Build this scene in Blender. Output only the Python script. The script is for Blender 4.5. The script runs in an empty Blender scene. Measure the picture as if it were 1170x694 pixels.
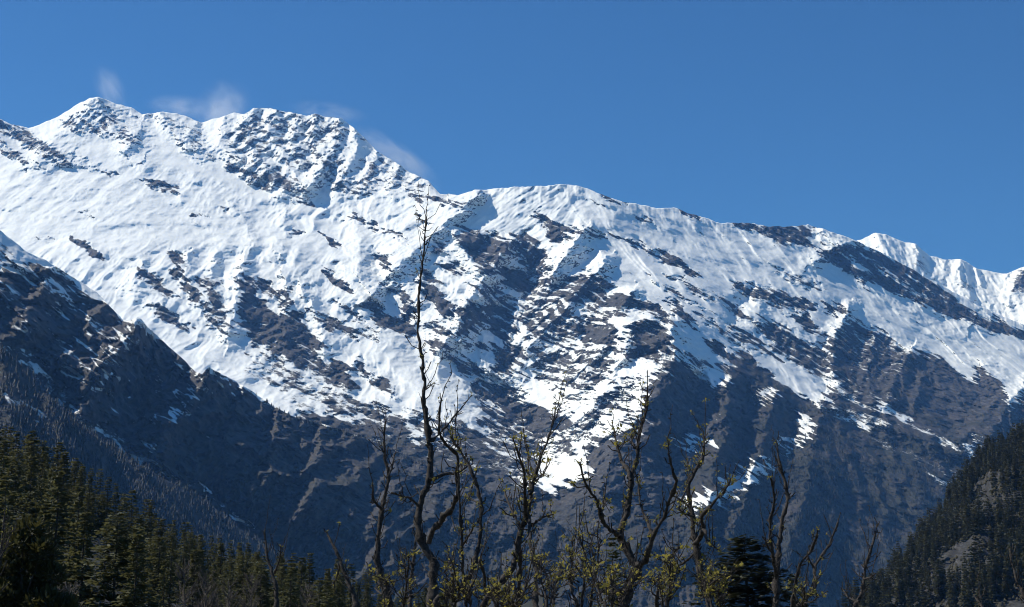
import bpy, math, random
import numpy as np
C = bpy.context
SC = C.scene
COL = SC.collection
rng = np.random.default_rng(7)
random.seed(7)

# ------------------------------------------------------------------ camera, sky, sun, exposure
F = 1800.0                       # focal length in photo pixels (photo 1170 x 694)
PITCH = math.radians(12.0)
CAMZ = 1.7
cd = bpy.data.cameras.new("camera")
cam = bpy.data.objects.new("camera", cd); COL.objects.link(cam)
cd.sensor_fit = 'HORIZONTAL'; cd.sensor_width = 36.0
cd.lens = 36.0 * F / 1170.0
cd.clip_start = 0.1; cd.clip_end = 60000
cam.location = (0, 0, CAMZ); cam.rotation_euler = (math.pi/2 + PITCH, 0, 0)
SC.camera = cam

SUN_EL, SUN_BACK = math.radians(48), math.radians(15)     # sun from the left
w = bpy.data.worlds.new("World"); SC.world = w; w.use_nodes = True
nt = w.node_tree; bg = nt.nodes["Background"]
sky = nt.nodes.new("ShaderNodeTexSky"); sky.sky_type = 'NISHITA'; sky.sun_disc = False
sky.sun_elevation = SUN_EL; sky.sun_rotation = -math.pi/2 + SUN_BACK
sky.altitude = 2700; sky.air_density = 1.0; sky.dust_density = 0.7; sky.ozone_density = 4.0
tint = nt.nodes.new("ShaderNodeMix"); tint.data_type = 'RGBA'; tint.blend_type = 'MULTIPLY'; tint.inputs[0].default_value = 1
tint.inputs[7].default_value = (.46, 1.0, 1.46, 1)                # the camera's deep blue
nt.links.new(sky.outputs[0], tint.inputs[6]); nt.links.new(tint.outputs[2], bg.inputs[0]); bg.inputs[1].default_value = 0.069

sd = bpy.data.lights.new("sun", 'SUN'); sd.energy = 5.0; sd.angle = math.radians(0.53); sd.color = (1, .98, .935)
sun = bpy.data.objects.new("sun", sd); COL.objects.link(sun)
from mathutils import Vector
to_sun = Vector((-math.cos(SUN_EL)*math.cos(SUN_BACK), math.cos(SUN_EL)*math.sin(SUN_BACK), math.sin(SUN_EL)))
sun.rotation_euler = (-to_sun).to_track_quat('-Z', 'Y').to_euler()
sun.location = (-3000, 3000, 6000)
SC.view_settings.view_transform = 'Standard'; SC.view_settings.look = 'None'
SC.view_settings.exposure = 0.04; SC.view_settings.gamma = 1.0
try: SC.view_settings.use_curve_mapping = False
except Exception: pass
DENOISE = True
HAZE, HAZE_COL = 2.15e-5, (.17, .44, 1.0, 1)
SC.cycles.use_denoising = DENOISE
SC.cycles.filter_width = 1.05
SC.cycles.volume_bounces = 2
SC.cycles.max_bounces = 6
SC.cycles.transparent_max_bounces = 12

# ------------------------------------------------------------------ helpers: directions, noise
cp, sp = math.cos(PITCH), math.sin(PITCH)
def ae(px, py):
    """photo pixel -> direction (x/y, z/y)"""
    cx = (np.asarray(px, float) - 585.0) / F; cy = (347.0 - np.asarray(py, float)) / F
    d = cp - cy*sp
    return cx/d, (sp + cy*cp)/d
def pt(px, py, D):
    a, e = ae(px, py)
    return np.stack([a*D, D + 0*a, e*D + CAMZ], -1)

def _hash(ix, iy, iz, seed):
    h = (ix.astype(np.uint32)*np.uint32(374761393) + iy.astype(np.uint32)*np.uint32(668265263)
         + iz.astype(np.uint32)*np.uint32(2147483647) + np.uint32(seed*1013904223 & 0xffffffff))
    h = (h ^ (h >> np.uint32(13)))*np.uint32(1274126177)
    h = (h ^ (h >> np.uint32(16)))*np.uint32(2246822519)
    return h ^ (h >> np.uint32(15))
G12 = np.array([(1,1,0),(-1,1,0),(1,-1,0),(-1,-1,0),(1,0,1),(-1,0,1),(1,0,-1),(-1,0,-1),
                (0,1,1),(0,-1,1),(0,1,-1),(0,-1,-1),(1,1,0),(-1,1,0),(0,-1,1),(0,-1,-1)], np.float32)
def noise(x, y, z, seed=0):
    x = np.asarray(x, np.float32); y = np.asarray(y, np.float32); z = np.asarray(z, np.float32)
    x, y, z = np.broadcast_arrays(x, y, z)
    fx, fy, fz = np.floor(x), np.floor(y), np.floor(z)
    ix, iy, iz = fx.astype(np.int32), fy.astype(np.int32), fz.astype(np.int32)
    x, y, z = x-fx, y-fy, z-fz
    u, v, t = [q*q*q*(q*(q*6-15)+10) for q in (x, y, z)]
    def g(a, b, c):
        gr = G12[_hash(ix+a, iy+b, iz+c, seed) & np.uint32(15)]
        return gr[..., 0]*(x-a) + gr[..., 1]*(y-b) + gr[..., 2]*(z-c)
    def lx(b, c):
        p = g(0, b, c); return p + u*(g(1, b, c)-p)
    a0 = lx(0, 0); a0 = a0 + v*(lx(1, 0)-a0)
    a1 = lx(0, 1); a1 = a1 + v*(lx(1, 1)-a1)
    return a0 + t*(a1-a0)
def fbm(x, y, z, octv=4, seed=0, gain=.5, lac=2.03, ridged=False):
    s = 0; a = 1.0; tot = 0
    for i in range(octv):
        n = noise(x, y, z, seed+i*17)
        if ridged: n = 1 - 2*np.abs(n)*1.4
        s = s + a*n; tot += a; a *= gain
        x = x*lac+3.1; y = y*lac+1.7; z = z*lac+5.3
    return s/tot if ridged else s/tot*1.6
def sst(a, b, x):
    t = np.clip((x-a)/(b-a), 0, 1); return t*t*(3-2*t)

def seg_dist(X, Y, P, closed=False):
    """distance, signed side (+ = right of the travelling direction), parameter along the polyline"""
    P = np.asarray(P, float); best = np.full(X.shape, 1e9); side = np.zeros(X.shape); par = np.zeros(X.shape)
    n = len(P); m = n if closed else n-1
    for i in range(m):
        a, b = P[i], P[(i+1) % n]; d = b-a; L2 = (d*d).sum()+1e-9
        t = np.clip(((X-a[0])*d[0]+(Y-a[1])*d[1])/L2, 0, 1)
        dx, dy = X-(a[0]+t*d[0]), Y-(a[1]+t*d[1]); q = np.hypot(dx, dy)
        k = q < best; best = np.where(k, q, best)
        side = np.where(k, np.sign(d[0]*dy-d[1]*dx), side); par = np.where(k, (i+t)/m, par)
    return best, side, par
def inside(X, Y, P):
    r = np.zeros(X.shape, bool); n = len(P)
    for i in range(n):
        (x0, y0), (x1, y1) = P[i], P[(i+1) % n]
        if y0 == y1: continue
        c = ((y0 > Y) != (y1 > Y)) & (X < (x1-x0)*(Y-y0)/(y1-y0)+x0); r ^= c
    return r
def bbox(PX, PY, P, m):
    P = np.asarray(P, float)
    cols = np.where((PX[0] >= P[:, 0].min()-m) & (PX[0] <= P[:, 0].max()+m))[0]
    if len(cols) == 0: return None
    return slice(cols[0], cols[-1]+1)
def cover(PX, PY, items, wx, wy):
    """ground cover map: polygons and lines of bare rock or painted-in shade (+) or lying snow (-), edges frayed by the offsets wx, wy"""
    M = np.zeros(PX.shape)
    for it in items:
        kind, P = it[0], it[1]
        m = 40; s = bbox(PX, PY, P, m)
        if s is None: continue
        X, Y = PX[:, s]+wx[:, s], PY[:, s]+wy[:, s]
        if kind == 'p':
            st, soft = it[2], (it[3] if len(it) > 3 else 7)
            d, _, _ = seg_dist(X, Y, P, True); d = np.where(inside(X, Y, P), d, -d)
            f = sst(-soft, soft, d)*st
        else:
            wd, st = it[2], it[3]; d, _, pr = seg_dist(X, Y, P)
            f = (1-sst(.35, 1.15, d/(wd*(.75+.5*np.sin(pr*3.1)))))*st
        if st > 0: M[:, s] = np.maximum(M[:, s], f)
        else: M[:, s] = M[:, s] + f*(1+0*M[:, s])
    return M
def relief(PX, PY, items, wx, wy):
    """ribs (+, towards the valley) and gullies (-): metres"""
    R = np.zeros(PX.shape)
    for P, A, wl, wr in items:
        s = bbox(PX, PY, P, max(wl, wr)*1.3)
        if s is None: continue
        X, Y = PX[:, s]+wx[:, s], PY[:, s]+wy[:, s]
        d, side, pr = seg_dist(X, Y, P)
        wdt = np.where(side > 0, wl, wr)*(.35+.65*np.sin(np.clip(pr*2.2+.25, 0, math.pi/2)))
        t = np.clip(1-d/wdt, 0, 1)
        R[:, s] += A*t**1.25*np.where(pr > .999, .7, 1)
    return R

class TPS:
    def __init__(self, pts):
        P = np.asarray(pts, float); self.P = P[:, :2]/300.0; n = len(P)
        K = self.k(np.hypot(self.P[:, None, 0]-self.P[None, :, 0], self.P[:, None, 1]-self.P[None, :, 1])) + np.eye(n)*.004
        Q = np.c_[np.ones(n), self.P]; A = np.block([[K, Q], [Q.T, np.zeros((3, 3))]])
        self.w = np.linalg.solve(A, np.r_[P[:, 2], 0, 0, 0])
    @staticmethod
    def k(r): return r*r*np.log(r+1e-9)
    def __call__(self, X, Y):
        X = X/300.0; Y = Y/300.0; s = self.w[-3]+self.w[-2]*X+self.w[-1]*Y
        for (a, b), q in zip(self.P, self.w[:-3]): s = s + q*self.k(np.hypot(X-a, Y-b))
        return s

# ------------------------------------------------------------------ materials
def mat(name):
    m = bpy.data.materials.new(name); m.use_nodes = True
    m.node_tree.nodes["Principled BSDF"].inputs["Specular IOR Level"].default_value = .25
    return m, m.node_tree, m.node_tree.nodes["Principled BSDF"]
def N(t, typ, **kw):
    n = t.nodes.new(typ)
    for k, v in kw.items():
        if k.startswith('i_'): n.inputs[k[2:].replace('_', ' ')].default_value = v
        else: setattr(n, k, v)
    return n
def ramp(t, fac, stops):
    r = t.nodes.new("ShaderNodeValToRGB"); e = r.color_ramp.elements
    while len(e) < len(stops): e.new(.5)
    for q, (p, c) in zip(e, stops): q.position = p; q.color = (*c, 1) if len(c) == 3 else c
    t.links.new(fac, r.inputs[0]); return r.outputs[0]
def mixc(t, fac, a, b):
    m = t.nodes.new("ShaderNodeMix"); m.data_type = 'RGBA'
    for s, v in ((m.inputs[0], fac), (m.inputs[6], a), (m.inputs[7], b)):
        if hasattr(v, 'is_linked') or isinstance(v, bpy.types.NodeSocket): t.links.new(v, s)
        else: s.default_value = v if not isinstance(v, tuple) else (*v, 1)
    return m.outputs[2]
def math_(t, op, a, b=None, clamp=False):
    m = t.nodes.new("ShaderNodeMath"); m.operation = op; m.use_clamp = clamp
    for i, v in enumerate((a, b)):
        if v is None: continue
        if isinstance(v, bpy.types.NodeSocket): t.links.new(v, m.inputs[i])
        else: m.inputs[i].default_value = v
    return m.outputs[0]

def terrain_mat(name, grain=1.0):
    """rock, scrub and snow mixed by the surveyed cover maps stored on the mesh"""
    m, t, b = mat(name)
    geo = t.nodes.new("ShaderNodeNewGeometry"); pos = geo.outputs["Position"]
    def at(n):
        a = t.nodes.new("ShaderNodeAttribute"); a.attribute_name = n; return a.outputs["Fac"]
    def nz(scale, det=4, rough=.6, vec=pos):
        q = N(t, "ShaderNodeTexNoise"); q.inputs["Scale"].default_value = scale; q.inputs["Detail"].default_value = det
        q.inputs["Roughness"].default_value = rough; t.links.new(vec, q.inputs["Vector"]); return q.outputs["Fac"]
    mr = N(t, "ShaderNodeMapping"); mr.inputs["Rotation"].default_value = (0, -math.radians(35), 0); t.links.new(pos, mr.inputs["Vector"])
    mp = N(t, "ShaderNodeMapping"); mp.inputs["Scale"].default_value = (.28, .45, 1.5); t.links.new(mr.outputs[0], mp.inputs["Vector"]); bed = mp.outputs[0]
    n1 = nz(.012*grain, 6, .65); n2 = nz(.045*grain, 5, .65, bed); n3 = nz(.09*grain, 4, .7)
    rock = ramp(t, n2, [(.3, (.015, .016, .020)), (.46, (.033, .034, .038)), (.58, (.068, .067, .070)), (.72, (.165, .160, .158))])
    rock = mixc(t, math_(t, 'MULTIPLY', n1, .5), rock, (.058, .054, .052))
    veg = ramp(t, n3, [(.3, (.010, .014, .012)), (.52, (.018, .022, .017)), (.68, (.036, .032, .026)), (.85, (.065, .055, .044))])
    scrub = ramp(t, n2, [(.35, (.024, .021, .021)), (.5, (.050, .043, .040)), (.68, (.088, .078, .070))])
    pf = N(t, "ShaderNodeMapRange"); pf.inputs["From Min"].default_value = .47; pf.inputs["From Max"].default_value = .60; t.links.new(nz(.0055*grain, 6, .62), pf.inputs["Value"])
    veg = mixc(t, math_(t, 'MULTIPLY', pf.outputs[0], .75), veg, scrub)
    vf = math_(t, 'ADD', at("veg"), math_(t, 'MULTIPLY', math_(t, 'SUBTRACT', n3, .5), 1.1), True)
    base = mixc(t, vf, rock, veg)
    sn = math_(t, 'ADD', at("snow"), math_(t, 'MULTIPLY', math_(t, 'SUBTRACT', nz(.06*grain, 5, .72, bed), .5), 1.5))
    sn = math_(t, 'ADD', sn, math_(t, 'MULTIPLY', math_(t, 'SUBTRACT', nz(.16*grain, 3, .7), .5), .5))
    sf = N(t, "ShaderNodeMapRange"); sf.interpolation_type = 'SMOOTHSTEP'
    sf.inputs["From Min"].default_value = .36; sf.inputs["From Max"].default_value = .64
    t.links.new(sn, sf.inputs["Value"]); sf = sf.outputs[0]
    snowc = ramp(t, nz(.02, 5, .6), [(.3, (.75, .80, .81)), (.7, (.855, .885, .88))])
    t.links.new(mixc(t, sf, base, snowc), b.inputs["Base Color"])
    b.inputs["Roughness"].default_value = .85
    bm = N(t, "ShaderNodeBump"); bm.inputs["Strength"].default_value = .9; bm.inputs["Distance"].default_value = 9/grain
    hb = math_(t, 'MULTIPLY', nz(.035*grain, 6, .7, bed), math_(t, 'SUBTRACT', 1.0, math_(t, 'MULTIPLY', sf, .8)))
    t.links.new(hb, bm.inputs["Height"]); t.links.new(bm.outputs[0], b.inputs["Normal"])
    return m

# ------------------------------------------------------------------ mesh builders
def mesh_np(name, V, Q, material=None, attrs=None, parent=None, smooth=True):
    """V (n,3), Q (m,3|4) -> object"""
    V = np.asarray(V, np.float32).reshape(-1, 3); Q = np.asarray(Q, np.int32); k = Q.shape[1]
    me = bpy.data.meshes.new(name); me.vertices.add(len(V)); me.vertices.foreach_set("co", V.ravel())
    me.loops.add(Q.size); me.loops.foreach_set("vertex_index", Q.ravel())
    me.polygons.add(len(Q)); me.polygons.foreach_set("loop_start", np.arange(0, Q.size, k, dtype=np.int32))
    if smooth: me.polygons.foreach_set("use_smooth", np.ones(len(Q), bool))
    me.update(calc_edges=True)
    for n, A in (attrs or {}).items():
        at = me.attributes.new(n, 'FLOAT', 'POINT'); at.data.foreach_set("value", np.asarray(A, np.float32).ravel())
    if material: me.materials.append(material)
    o = bpy.data.objects.new(name, me); COL.objects.link(o)
    if parent: o.parent = parent
    return o
def grid_quads(ny, nx):
    i = np.arange(ny*nx).reshape(ny, nx)
    return np.stack([i[1:, :-1], i[1:, 1:], i[:-1, 1:], i[:-1, :-1]], -1).reshape(-1, 4)
def tag(o, label=None, cat=None, group=None, kind=None):
    if label: o["label"] = label
    if cat: o["category"] = cat
    if group: o["group"] = group
    if kind: o["kind"] = kind
    return o

def curve(P, x):
    P = np.asarray(P, float); return np.interp(x, P[:, 0], P[:, 1])

def strata(V, l, st, ang, seed, octv=4):
    """noise stretched along beds that dip by ang to the right"""
    a = math.radians(ang); x, y, z = V[..., 0], V[..., 1], V[..., 2]
    s = x*math.sin(a)+z*math.cos(a); t = x*math.cos(a)-z*math.sin(a)
    return fbm(s/l, t/(l*st), y/(l*st*.6), octv, seed)

def saw_ribs(V, lam, ang, seed, steep=.38):
    """ribs that run down to the left (ang from the horizontal) with a gentle left side and a steep right side, -.5 .. .5"""
    a = math.radians(ang); x, y, z = V[..., 0], V[..., 1], V[..., 2]
    c = (x*math.sin(a)-z*math.cos(a))/lam+fbm(x/(lam*2.2), y/(lam*4), z/(lam*2.2), 4, seed, .55)*.9
    i = np.floor(c); f = c-i
    p = np.where(f < 1-steep, f/(1-steep), (1-f)/steep)
    am = .45+.55*np.sin(i*12.9898+seed)**2
    return (p-.5)*am

def beds(V, lam, ang, seed, w0=.38):
    """ledges and cliffs along beds dipping by ang to the right: (step -.5 .. .5, snow ledge +1 / cliff -1 pattern)"""
    a = math.radians(ang); x, y, z = V[..., 0], V[..., 1], V[..., 2]
    s_ = x*math.sin(a)+z*math.cos(a); t = x*math.cos(a)-z*math.sin(a)
    c = s_/lam+fbm(t/(lam*9), s_/(lam*7), y/(lam*9), 4, seed, .55)*1.5
    i = np.floor(c); f = c-i
    wv = w0+.30*fbm(t/(lam*3.0), i*7.3, y/(lam*4), 3, seed+3, .6)
    p = np.where(f < .7, f/.7, (1-f)/.3)
    return (p-.5)*(.5+.5*np.sin(i*9.17+seed)**2), np.tanh((wv-np.abs(f-.8)*1.6+.05)*7)

def flutes(V, A, seed, l0=190.):
    """branching runnels down a slope whose fall line leaves the horizontal by A (positive: down to the left)"""
    a = math.radians(A); x, y, z = V[..., 0], V[..., 1], V[..., 2]
    wv = fbm(x/700, y/1400, z/700, 3, seed)+.25*fbm(x/160, y/400, z/160, 2, seed+1)
    u = x*math.sin(a)-z*math.cos(a)+wv*70; v = x*math.cos(a)+z*math.sin(a)
    d = 0
    for l, am, q in ((l0, 40, 4.5), (l0*.42, 17, 5.5), (l0*.17, 6.5, 6)):
        n = noise(u/l+.4*d/40, v/(l*q), y/(l*q), seed+int(l)); d = d+am*(1-np.abs(n)*3.2)
    return d

def normals(V):
    du = np.gradient(V, axis=1); dv = np.gradient(V, axis=0)
    n = np.cross(dv, du); n /= np.linalg.norm(n, axis=-1, keepdims=True)+1e-9
    n *= np.sign((n[..., 2:3]*.8-n[..., 1:2]*.6)+1e-9)
    return n

# ------------------------------------------------------------------ mountains
M_MTN = terrain_mat("mountain_surface")

def layer(name, xs, top, bottom, ny, depth, ribs, cov, shape, veg, rough_top=1.0, back=900, bias=0.0, material=None):
    xs = np.asarray(xs, float); nx = len(xs)
    tp = top(xs) if callable(top) else curve(top, xs)
    bt = bottom(xs) if callable(bottom) else np.full(nx, float(bottom))
    bt = np.maximum(bt, tp+6)
    v = np.linspace(0, 1, ny)[:, None]
    PX = np.repeat(xs[None], ny, 0)
    PY = tp[None]+(bt-tp)[None]*v
    D = depth(PX, PY); V = pt(PX, PY, D)
    # a broken crest
    k = D[0].mean()
    cr = (fbm(V[0, :, 0]/(k*.012), V[0, :, 1]*0+3, V[0, :, 2]*0, 5, 91, .6))*(rough_top(xs) if callable(rough_top) else rough_top)*4
    PY = PY+cr[None]*np.clip(1-(PY-tp[None])/25, 0, 1)
    s = D/1800.0                                                # metres per pixel
    wx = (fbm(V[..., 0]/90, V[..., 1]/160, V[..., 2]/90, 4, 21, .6)*38)/s
    wy = (fbm(V[..., 0]/90, V[..., 1]/160, V[..., 2]/90, 4, 57, .6)*30)/s
    R = relief(PX, PY, ribs, wx*.8, wy*.8)
    bs = V[..., 0]*.574+V[..., 2]*.819                          # beds step the edges of the outcrops
    bn = fbm(bs/26, (V[..., 0]*.819-V[..., 2]*.574)/300, V[..., 1]/300, 3, 63, .6)*75/s
    wx = wx+bn*.819; wy = wy+bn*.574
    M = cover(PX, PY, cov, wx, wy)
    D2 = D-R
    V = pt(PX, PY, D2)
    dd, mm = shape(V, PX, PY, M)
    D2 = D2-dd; M = M+mm
    V = pt(PX, PY, D2)
    n = normals(V)
    steep = 1-n[..., 2]
    snow = .98+bias-1.08*M-1.3*np.clip(steep-.52, 0, 1)-.25*np.clip(-n[..., 0]*-1-.35, 0, 1)
    vg = veg(V, PX, PY, M) if veg else np.zeros(M.shape)
    snow = np.clip(snow, -.6, 1.5)
    # far side, out of sight from the valley
    B = []
    for f, dz in ((.25, .12), (1.0, .75), (2.2, 1.9)):
        q = V[0].copy(); q[:, 0] *= 1+back*f/q[:, 1]; q[:, 1] += back*f; q[:, 2] -= back*dz; B.insert(0, q)
    V = np.concatenate([np.stack(B), V], 0)
    pad = lambda A: np.concatenate([np.repeat(A[:1], 3, 0), A], 0)
    o = mesh_np(name, V, grid_quads(*V.shape[:2]), material or M_MTN, {"snow": pad(snow), "veg": pad(vg)})
    return tag(o, kind='structure'), V[3:], PX, PY, snow, vg

# ---- summit massif
SUMMIT = [(-200,190),(-120,118),(-60,120),(0,136),(13,143),(33,147),(47,142),(67,133),(87,120),(103,112),(117,112),(133,119),(150,123),(163,131),
 (180,128),(200,130),(217,135),(230,140),(240,137),(267,130),(280,130),(290,123),(313,125),(327,127),(350,132),(360,131),(377,135),(390,135),
 (403,145),(413,155),(430,172),(450,185),(470,197),(490,208),(503,221),(530,236),(600,270),(700,330)]
SUMMIT_BASE = [(-200,200),(-100,190),(0,190),(60,185),(100,200),(160,185),(200,190),(240,200),(300,222),(340,222),(400,219),(500,224),(700,340)]
summit_ribs = [
 ([(105,112),(95,135),(60,160),(40,185)],110,16,30), ([(110,113),(125,140),(150,165),(165,180)],80,22,22),
 ([(165,131),(160,150),(140,175)],90,18,20), ([(183,128),(195,150),(225,172)],70,16,22),
 ([(225,140),(212,160),(235,185)],60,14,16), ([(255,135),(250,165),(290,200)],90,14,22),
 ([(288,124),(275,150),(300,190),(325,220)],120,16,26), ([(315,126),(305,150),(322,175),(345,215)],110,13,20),
 ([(340,131),(333,160),(345,190)],80,10,16), ([(360,132),(357,160),(368,185),(350,214)],100,11,18),
 ([(388,136),(383,165),(365,200),(350,216)],130,18,22), ([(405,147),(408,170),(395,195),(385,215)],120,16,20),
 ([(430,172),(425,195),(415,216)],90,14,14), ([(455,188),(450,205),(445,218)],70,12,12),
 ([(0,136),(40,165),(80,185)],90,14,30), ([(-40,130),(0,165),(30,185)],70,14,26)]
summit_cov = [
 ('p',[(62,140),(105,113),(135,120),(160,133),(168,160),(150,166),(115,152),(80,142)],.5,6),
 ('l',[(78,138),(100,146),(115,150)],5,.8), ('l',[(85,128),(100,140),(112,147)],4,.7), ('l',[(62,137),(85,145)],4,.7),
 ('p',[(140,148),(150,154),(168,165),(155,167),(140,158)],.85,4),
 ('p',[(170,132),(200,130),(235,150),(255,178),(225,170),(190,150)],.5,8),
 ('l',[(200,158),(216,170)],6,.6), ('l',[(218,160),(240,178)],6,.6),
 ('p',[(253,150),(287,125),(340,128),(390,136),(415,158),(395,178),(440,180),(470,198),(495,216),(440,219),(380,218),(330,222),(300,212),(258,190),(262,170)],.55,8),
 ('p',[(262,152),(280,140),(300,160),(290,168),(265,165)],.7,5), ('p',[(300,165),(330,160),(340,175),(320,178)],.75,5),
 ('p',[(300,195),(340,200),(345,218),(325,222),(305,212)],.8,5), ('p',[(325,178),(350,175),(355,195),(335,195)],.7,5),
 ('l',[(262,190),(300,212)],6,.8), ('l',[(255,180),(275,195)],5,.6),
 ('p',[(370,180),(385,180),(380,195),(365,195)],.75,5), ('p',[(380,208),(410,205),(412,218),(380,218)],.8,4),
 ('p',[(340,150),(365,168),(372,180),(350,170)],.6,5), ('p',[(420,185),(445,190),(480,205),(480,215),(430,212)],.55,6),
 ('l',[(470,222),(505,229)],5,.8),
 ('l',[(-20,128),(30,160),(73,183)],9,.85), ('l',[(5,172),(27,183)],5,.9), ('l',[(20,140),(36,155)],3,.7),
 ('l',[(72,170),(85,180),(108,190),(130,197)],4,.45), ('l',[(-60,130),(0,162)],8,.8),
 ('l',[(400,140),(405,190),(395,205)],9,-.5), ('l',[(300,180),(350,205),(365,210)],4,-.5), ('l',[(310,165),(345,195)],3,-.5)]
def sh_summit(V, X, Y, M):
    st = strata(V, 60, 4.0, 34, 5, 4); fl = fbm(V[..., 0]/80, V[..., 1]/420, V[..., 2]/420, 4, 9, .5, ridged=True)
    fi = fbm(V[..., 0]/45, V[..., 1]/45, V[..., 2]/45, 4, 31, .6)
    k = np.clip(M*1.5, .06, 1)
    lo = fbm(V[..., 0]/300, V[..., 1]/300, V[..., 2]/300, 3, 14)
    sr = saw_ribs(V, 170, 62, 44)*110*sst(235, 270, X)*(1-sst(470, 510, X))+saw_ribs(V, 60, 60, 45)*34
    b1, s1 = beds(V, 75, 40, 121, .45)
    return (st*20+fl*34+fi*22+sr+b1*30)*k+fl*7+lo*32, (st*.25-.3*fl+fi*.4-s1*.10)*np.clip(M*2, 0, 1)-.19*np.clip(M*2, 0, 1)
# ---- the main snow face, its gorge and its buttresses
MAIN_TOP = [(-250,200),(-150,178),(0,170),(60,172),(100,182),(160,185),(240,198),(300,218),(340,220),(400,217),(500,222),(523,223),(543,217),(577,215),(603,213),(630,212),(650,211),(670,214),
 (683,221),(703,228),(723,233),(750,238),(770,237),(780,241),(797,247),(810,250),(823,255),(847,255),(880,259),(907,259),(923,257),(940,262),(960,268),(980,276),(1010,290),(1060,318),(1120,350),(1170,372),(1330,420)]
d_main = TPS([(-200,190,10.2),(0,190,9.7),(150,195,9.6),(300,222,9.5),(450,222,9.4),(600,212,9.15),(720,232,9.2),(830,255,9.55),(950,263,9.95),(1100,340,10.2),(1300,420,10.6),
 (-200,300,8.4),(0,300,8.1),(150,300,8.05),(300,310,8.2),(450,330,8.15),(530,320,8.25),(600,300,8.55),(680,300,8.35),(760,310,8.5),(850,330,8.75),(950,350,9.05),(1100,400,9.3),(1300,480,9.4),
 (-200,420,7.1),(0,420,6.9),(150,400,7.0),(300,400,7.25),(420,430,7.15),(520,430,7.25),(600,420,7.65),(680,390,7.45),(745,380,7.2),(830,410,7.55),(950,440,7.95),(1050,440,8.4),(1180,470,8.5),(1300,550,8.2),
 (-200,600,5.2),(0,600,5.1),(150,560,5.3),(300,500,6.1),(420,500,6.35),(540,500,6.5),(610,500,6.65),(690,500,6.2),(780,500,6.1),(870,500,6.65),(950,510,6.9),(1050,520,7.2),(1170,560,7.2),
 (300,640,4.8),(450,600,5.35),(600,600,5.5),(750,600,5.35),(900,600,5.85),(1050,620,6.2),(1250,680,6.3),
 (-200,780,4.0),(100,780,4.0),(300,780,4.0),(500,780,4.2),(700,780,4.3),(900,780,4.7),(1100,780,5.1),(1300,780,5.2)])
main_ribs = [
 # dome and gorge walls
 ([(548,222),(500,262),(450,310),(425,335)],130,55,22), ([(520,268),(540,300),(556,318),(548,340)],70,18,16),
 ([(583,277),(560,308),(535,345),(515,385),(500,402)],130,26,32), ([(665,266),(635,305),(600,352),(575,400),(560,428)],170,30,40),
 ([(690,298),(672,318),(652,342),(625,375),(600,400)],130,22,36), ([(720,335),(700,370),(680,405),(655,455)],110,24,34),
 ([(612,300),(604,345),(580,395),(560,430),(590,475),(622,520)],-170,34,34),
 ([(430,300),(445,345),(500,405),(545,442),(580,490)],-110,40,44),
 ([(640,470),(700,430),(735,408)],-40,22,22),
 ([(746,364),(722,372),(712,405),(690,450),(650,490)],90,26,30), ([(768,372),(772,408),(745,455),(705,505),(688,560)],190,40,48),
 ([(800,430),(790,480),(760,540)],-110,22,22), ([(832,438),(828,500),(815,560),(775,650)],150,24,40),
 ([(855,440),(850,500),(835,550)],-110,20,20), ([(884,453),(872,500),(855,560),(830,620)],140,20,38),
 ([(905,470),(905,500),(890,525)],-60,14,14), ([(938,470),(930,510),(915,580),(880,680)],150,30,60),
 # right flank
 ([(985,274),(950,283),(930,300)],60,20,14), ([(940,262),(990,300),(1050,345),(1110,372)],70,26,40),
 ([(860,330),(842,352),(838,372)],-50,18,18), ([(885,335),(870,345),(865,370)],40,18,18),
 ([(970,352),(955,385),(950,420),(960,455)],90,22,30), ([(942,385),(938,420),(948,450)],-60,14,14),
 ([(1000,385),(990,430),(1000,470)],50,18,18), ([(1040,402),(1022,432),(1012,465)],90,18,40), ([(1055,430),(1045,455)],50,10,20),
 ([(1128,428),(1146,450),(1118,485),(1095,508)],110,20,40), ([(1178,430),(1150,465),(1130,500)],90,18,36),
 ([(1010,486),(1060,500),(1110,530)],50,20,20), ([(940,462),(1010,486),(1100,520)],60,16,30),
 # left bowls
 ([(162,300),(152,328),(185,350)],60,20,22), ([(215,290),(212,312),(230,350)],55,14,20), ([(245,292),(238,330),(250,370)],60,14,18),
 ([(278,300),(272,330),(262,380)],90,16,34), ([(325,318),(330,350),(325,395)],80,18,34), ([(345,330),(368,375),(370,405)],70,14,26),
 ([(265,235),(282,255),(285,280)],40,18,14), ([(325,240),(325,265),(318,290)],35,18,12), ([(388,300),(410,330)],30,20,20), ([(400,240),(412,275),(405,310)],35,22,16),
 ([(120,290),(80,272)],30,14,16), ([(415,425),(450,448)],50,14,18), ([(405,410),(395,440)],50,14,18), ([(255,278),(330,290),(350,312)],35,30,22),
 ([(455,275),(480,290)],40,20,20), ([(480,320),(515,358)],55,10,16), ([(530,348),(525,392)],50,10,26)]
_R = .9
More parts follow.
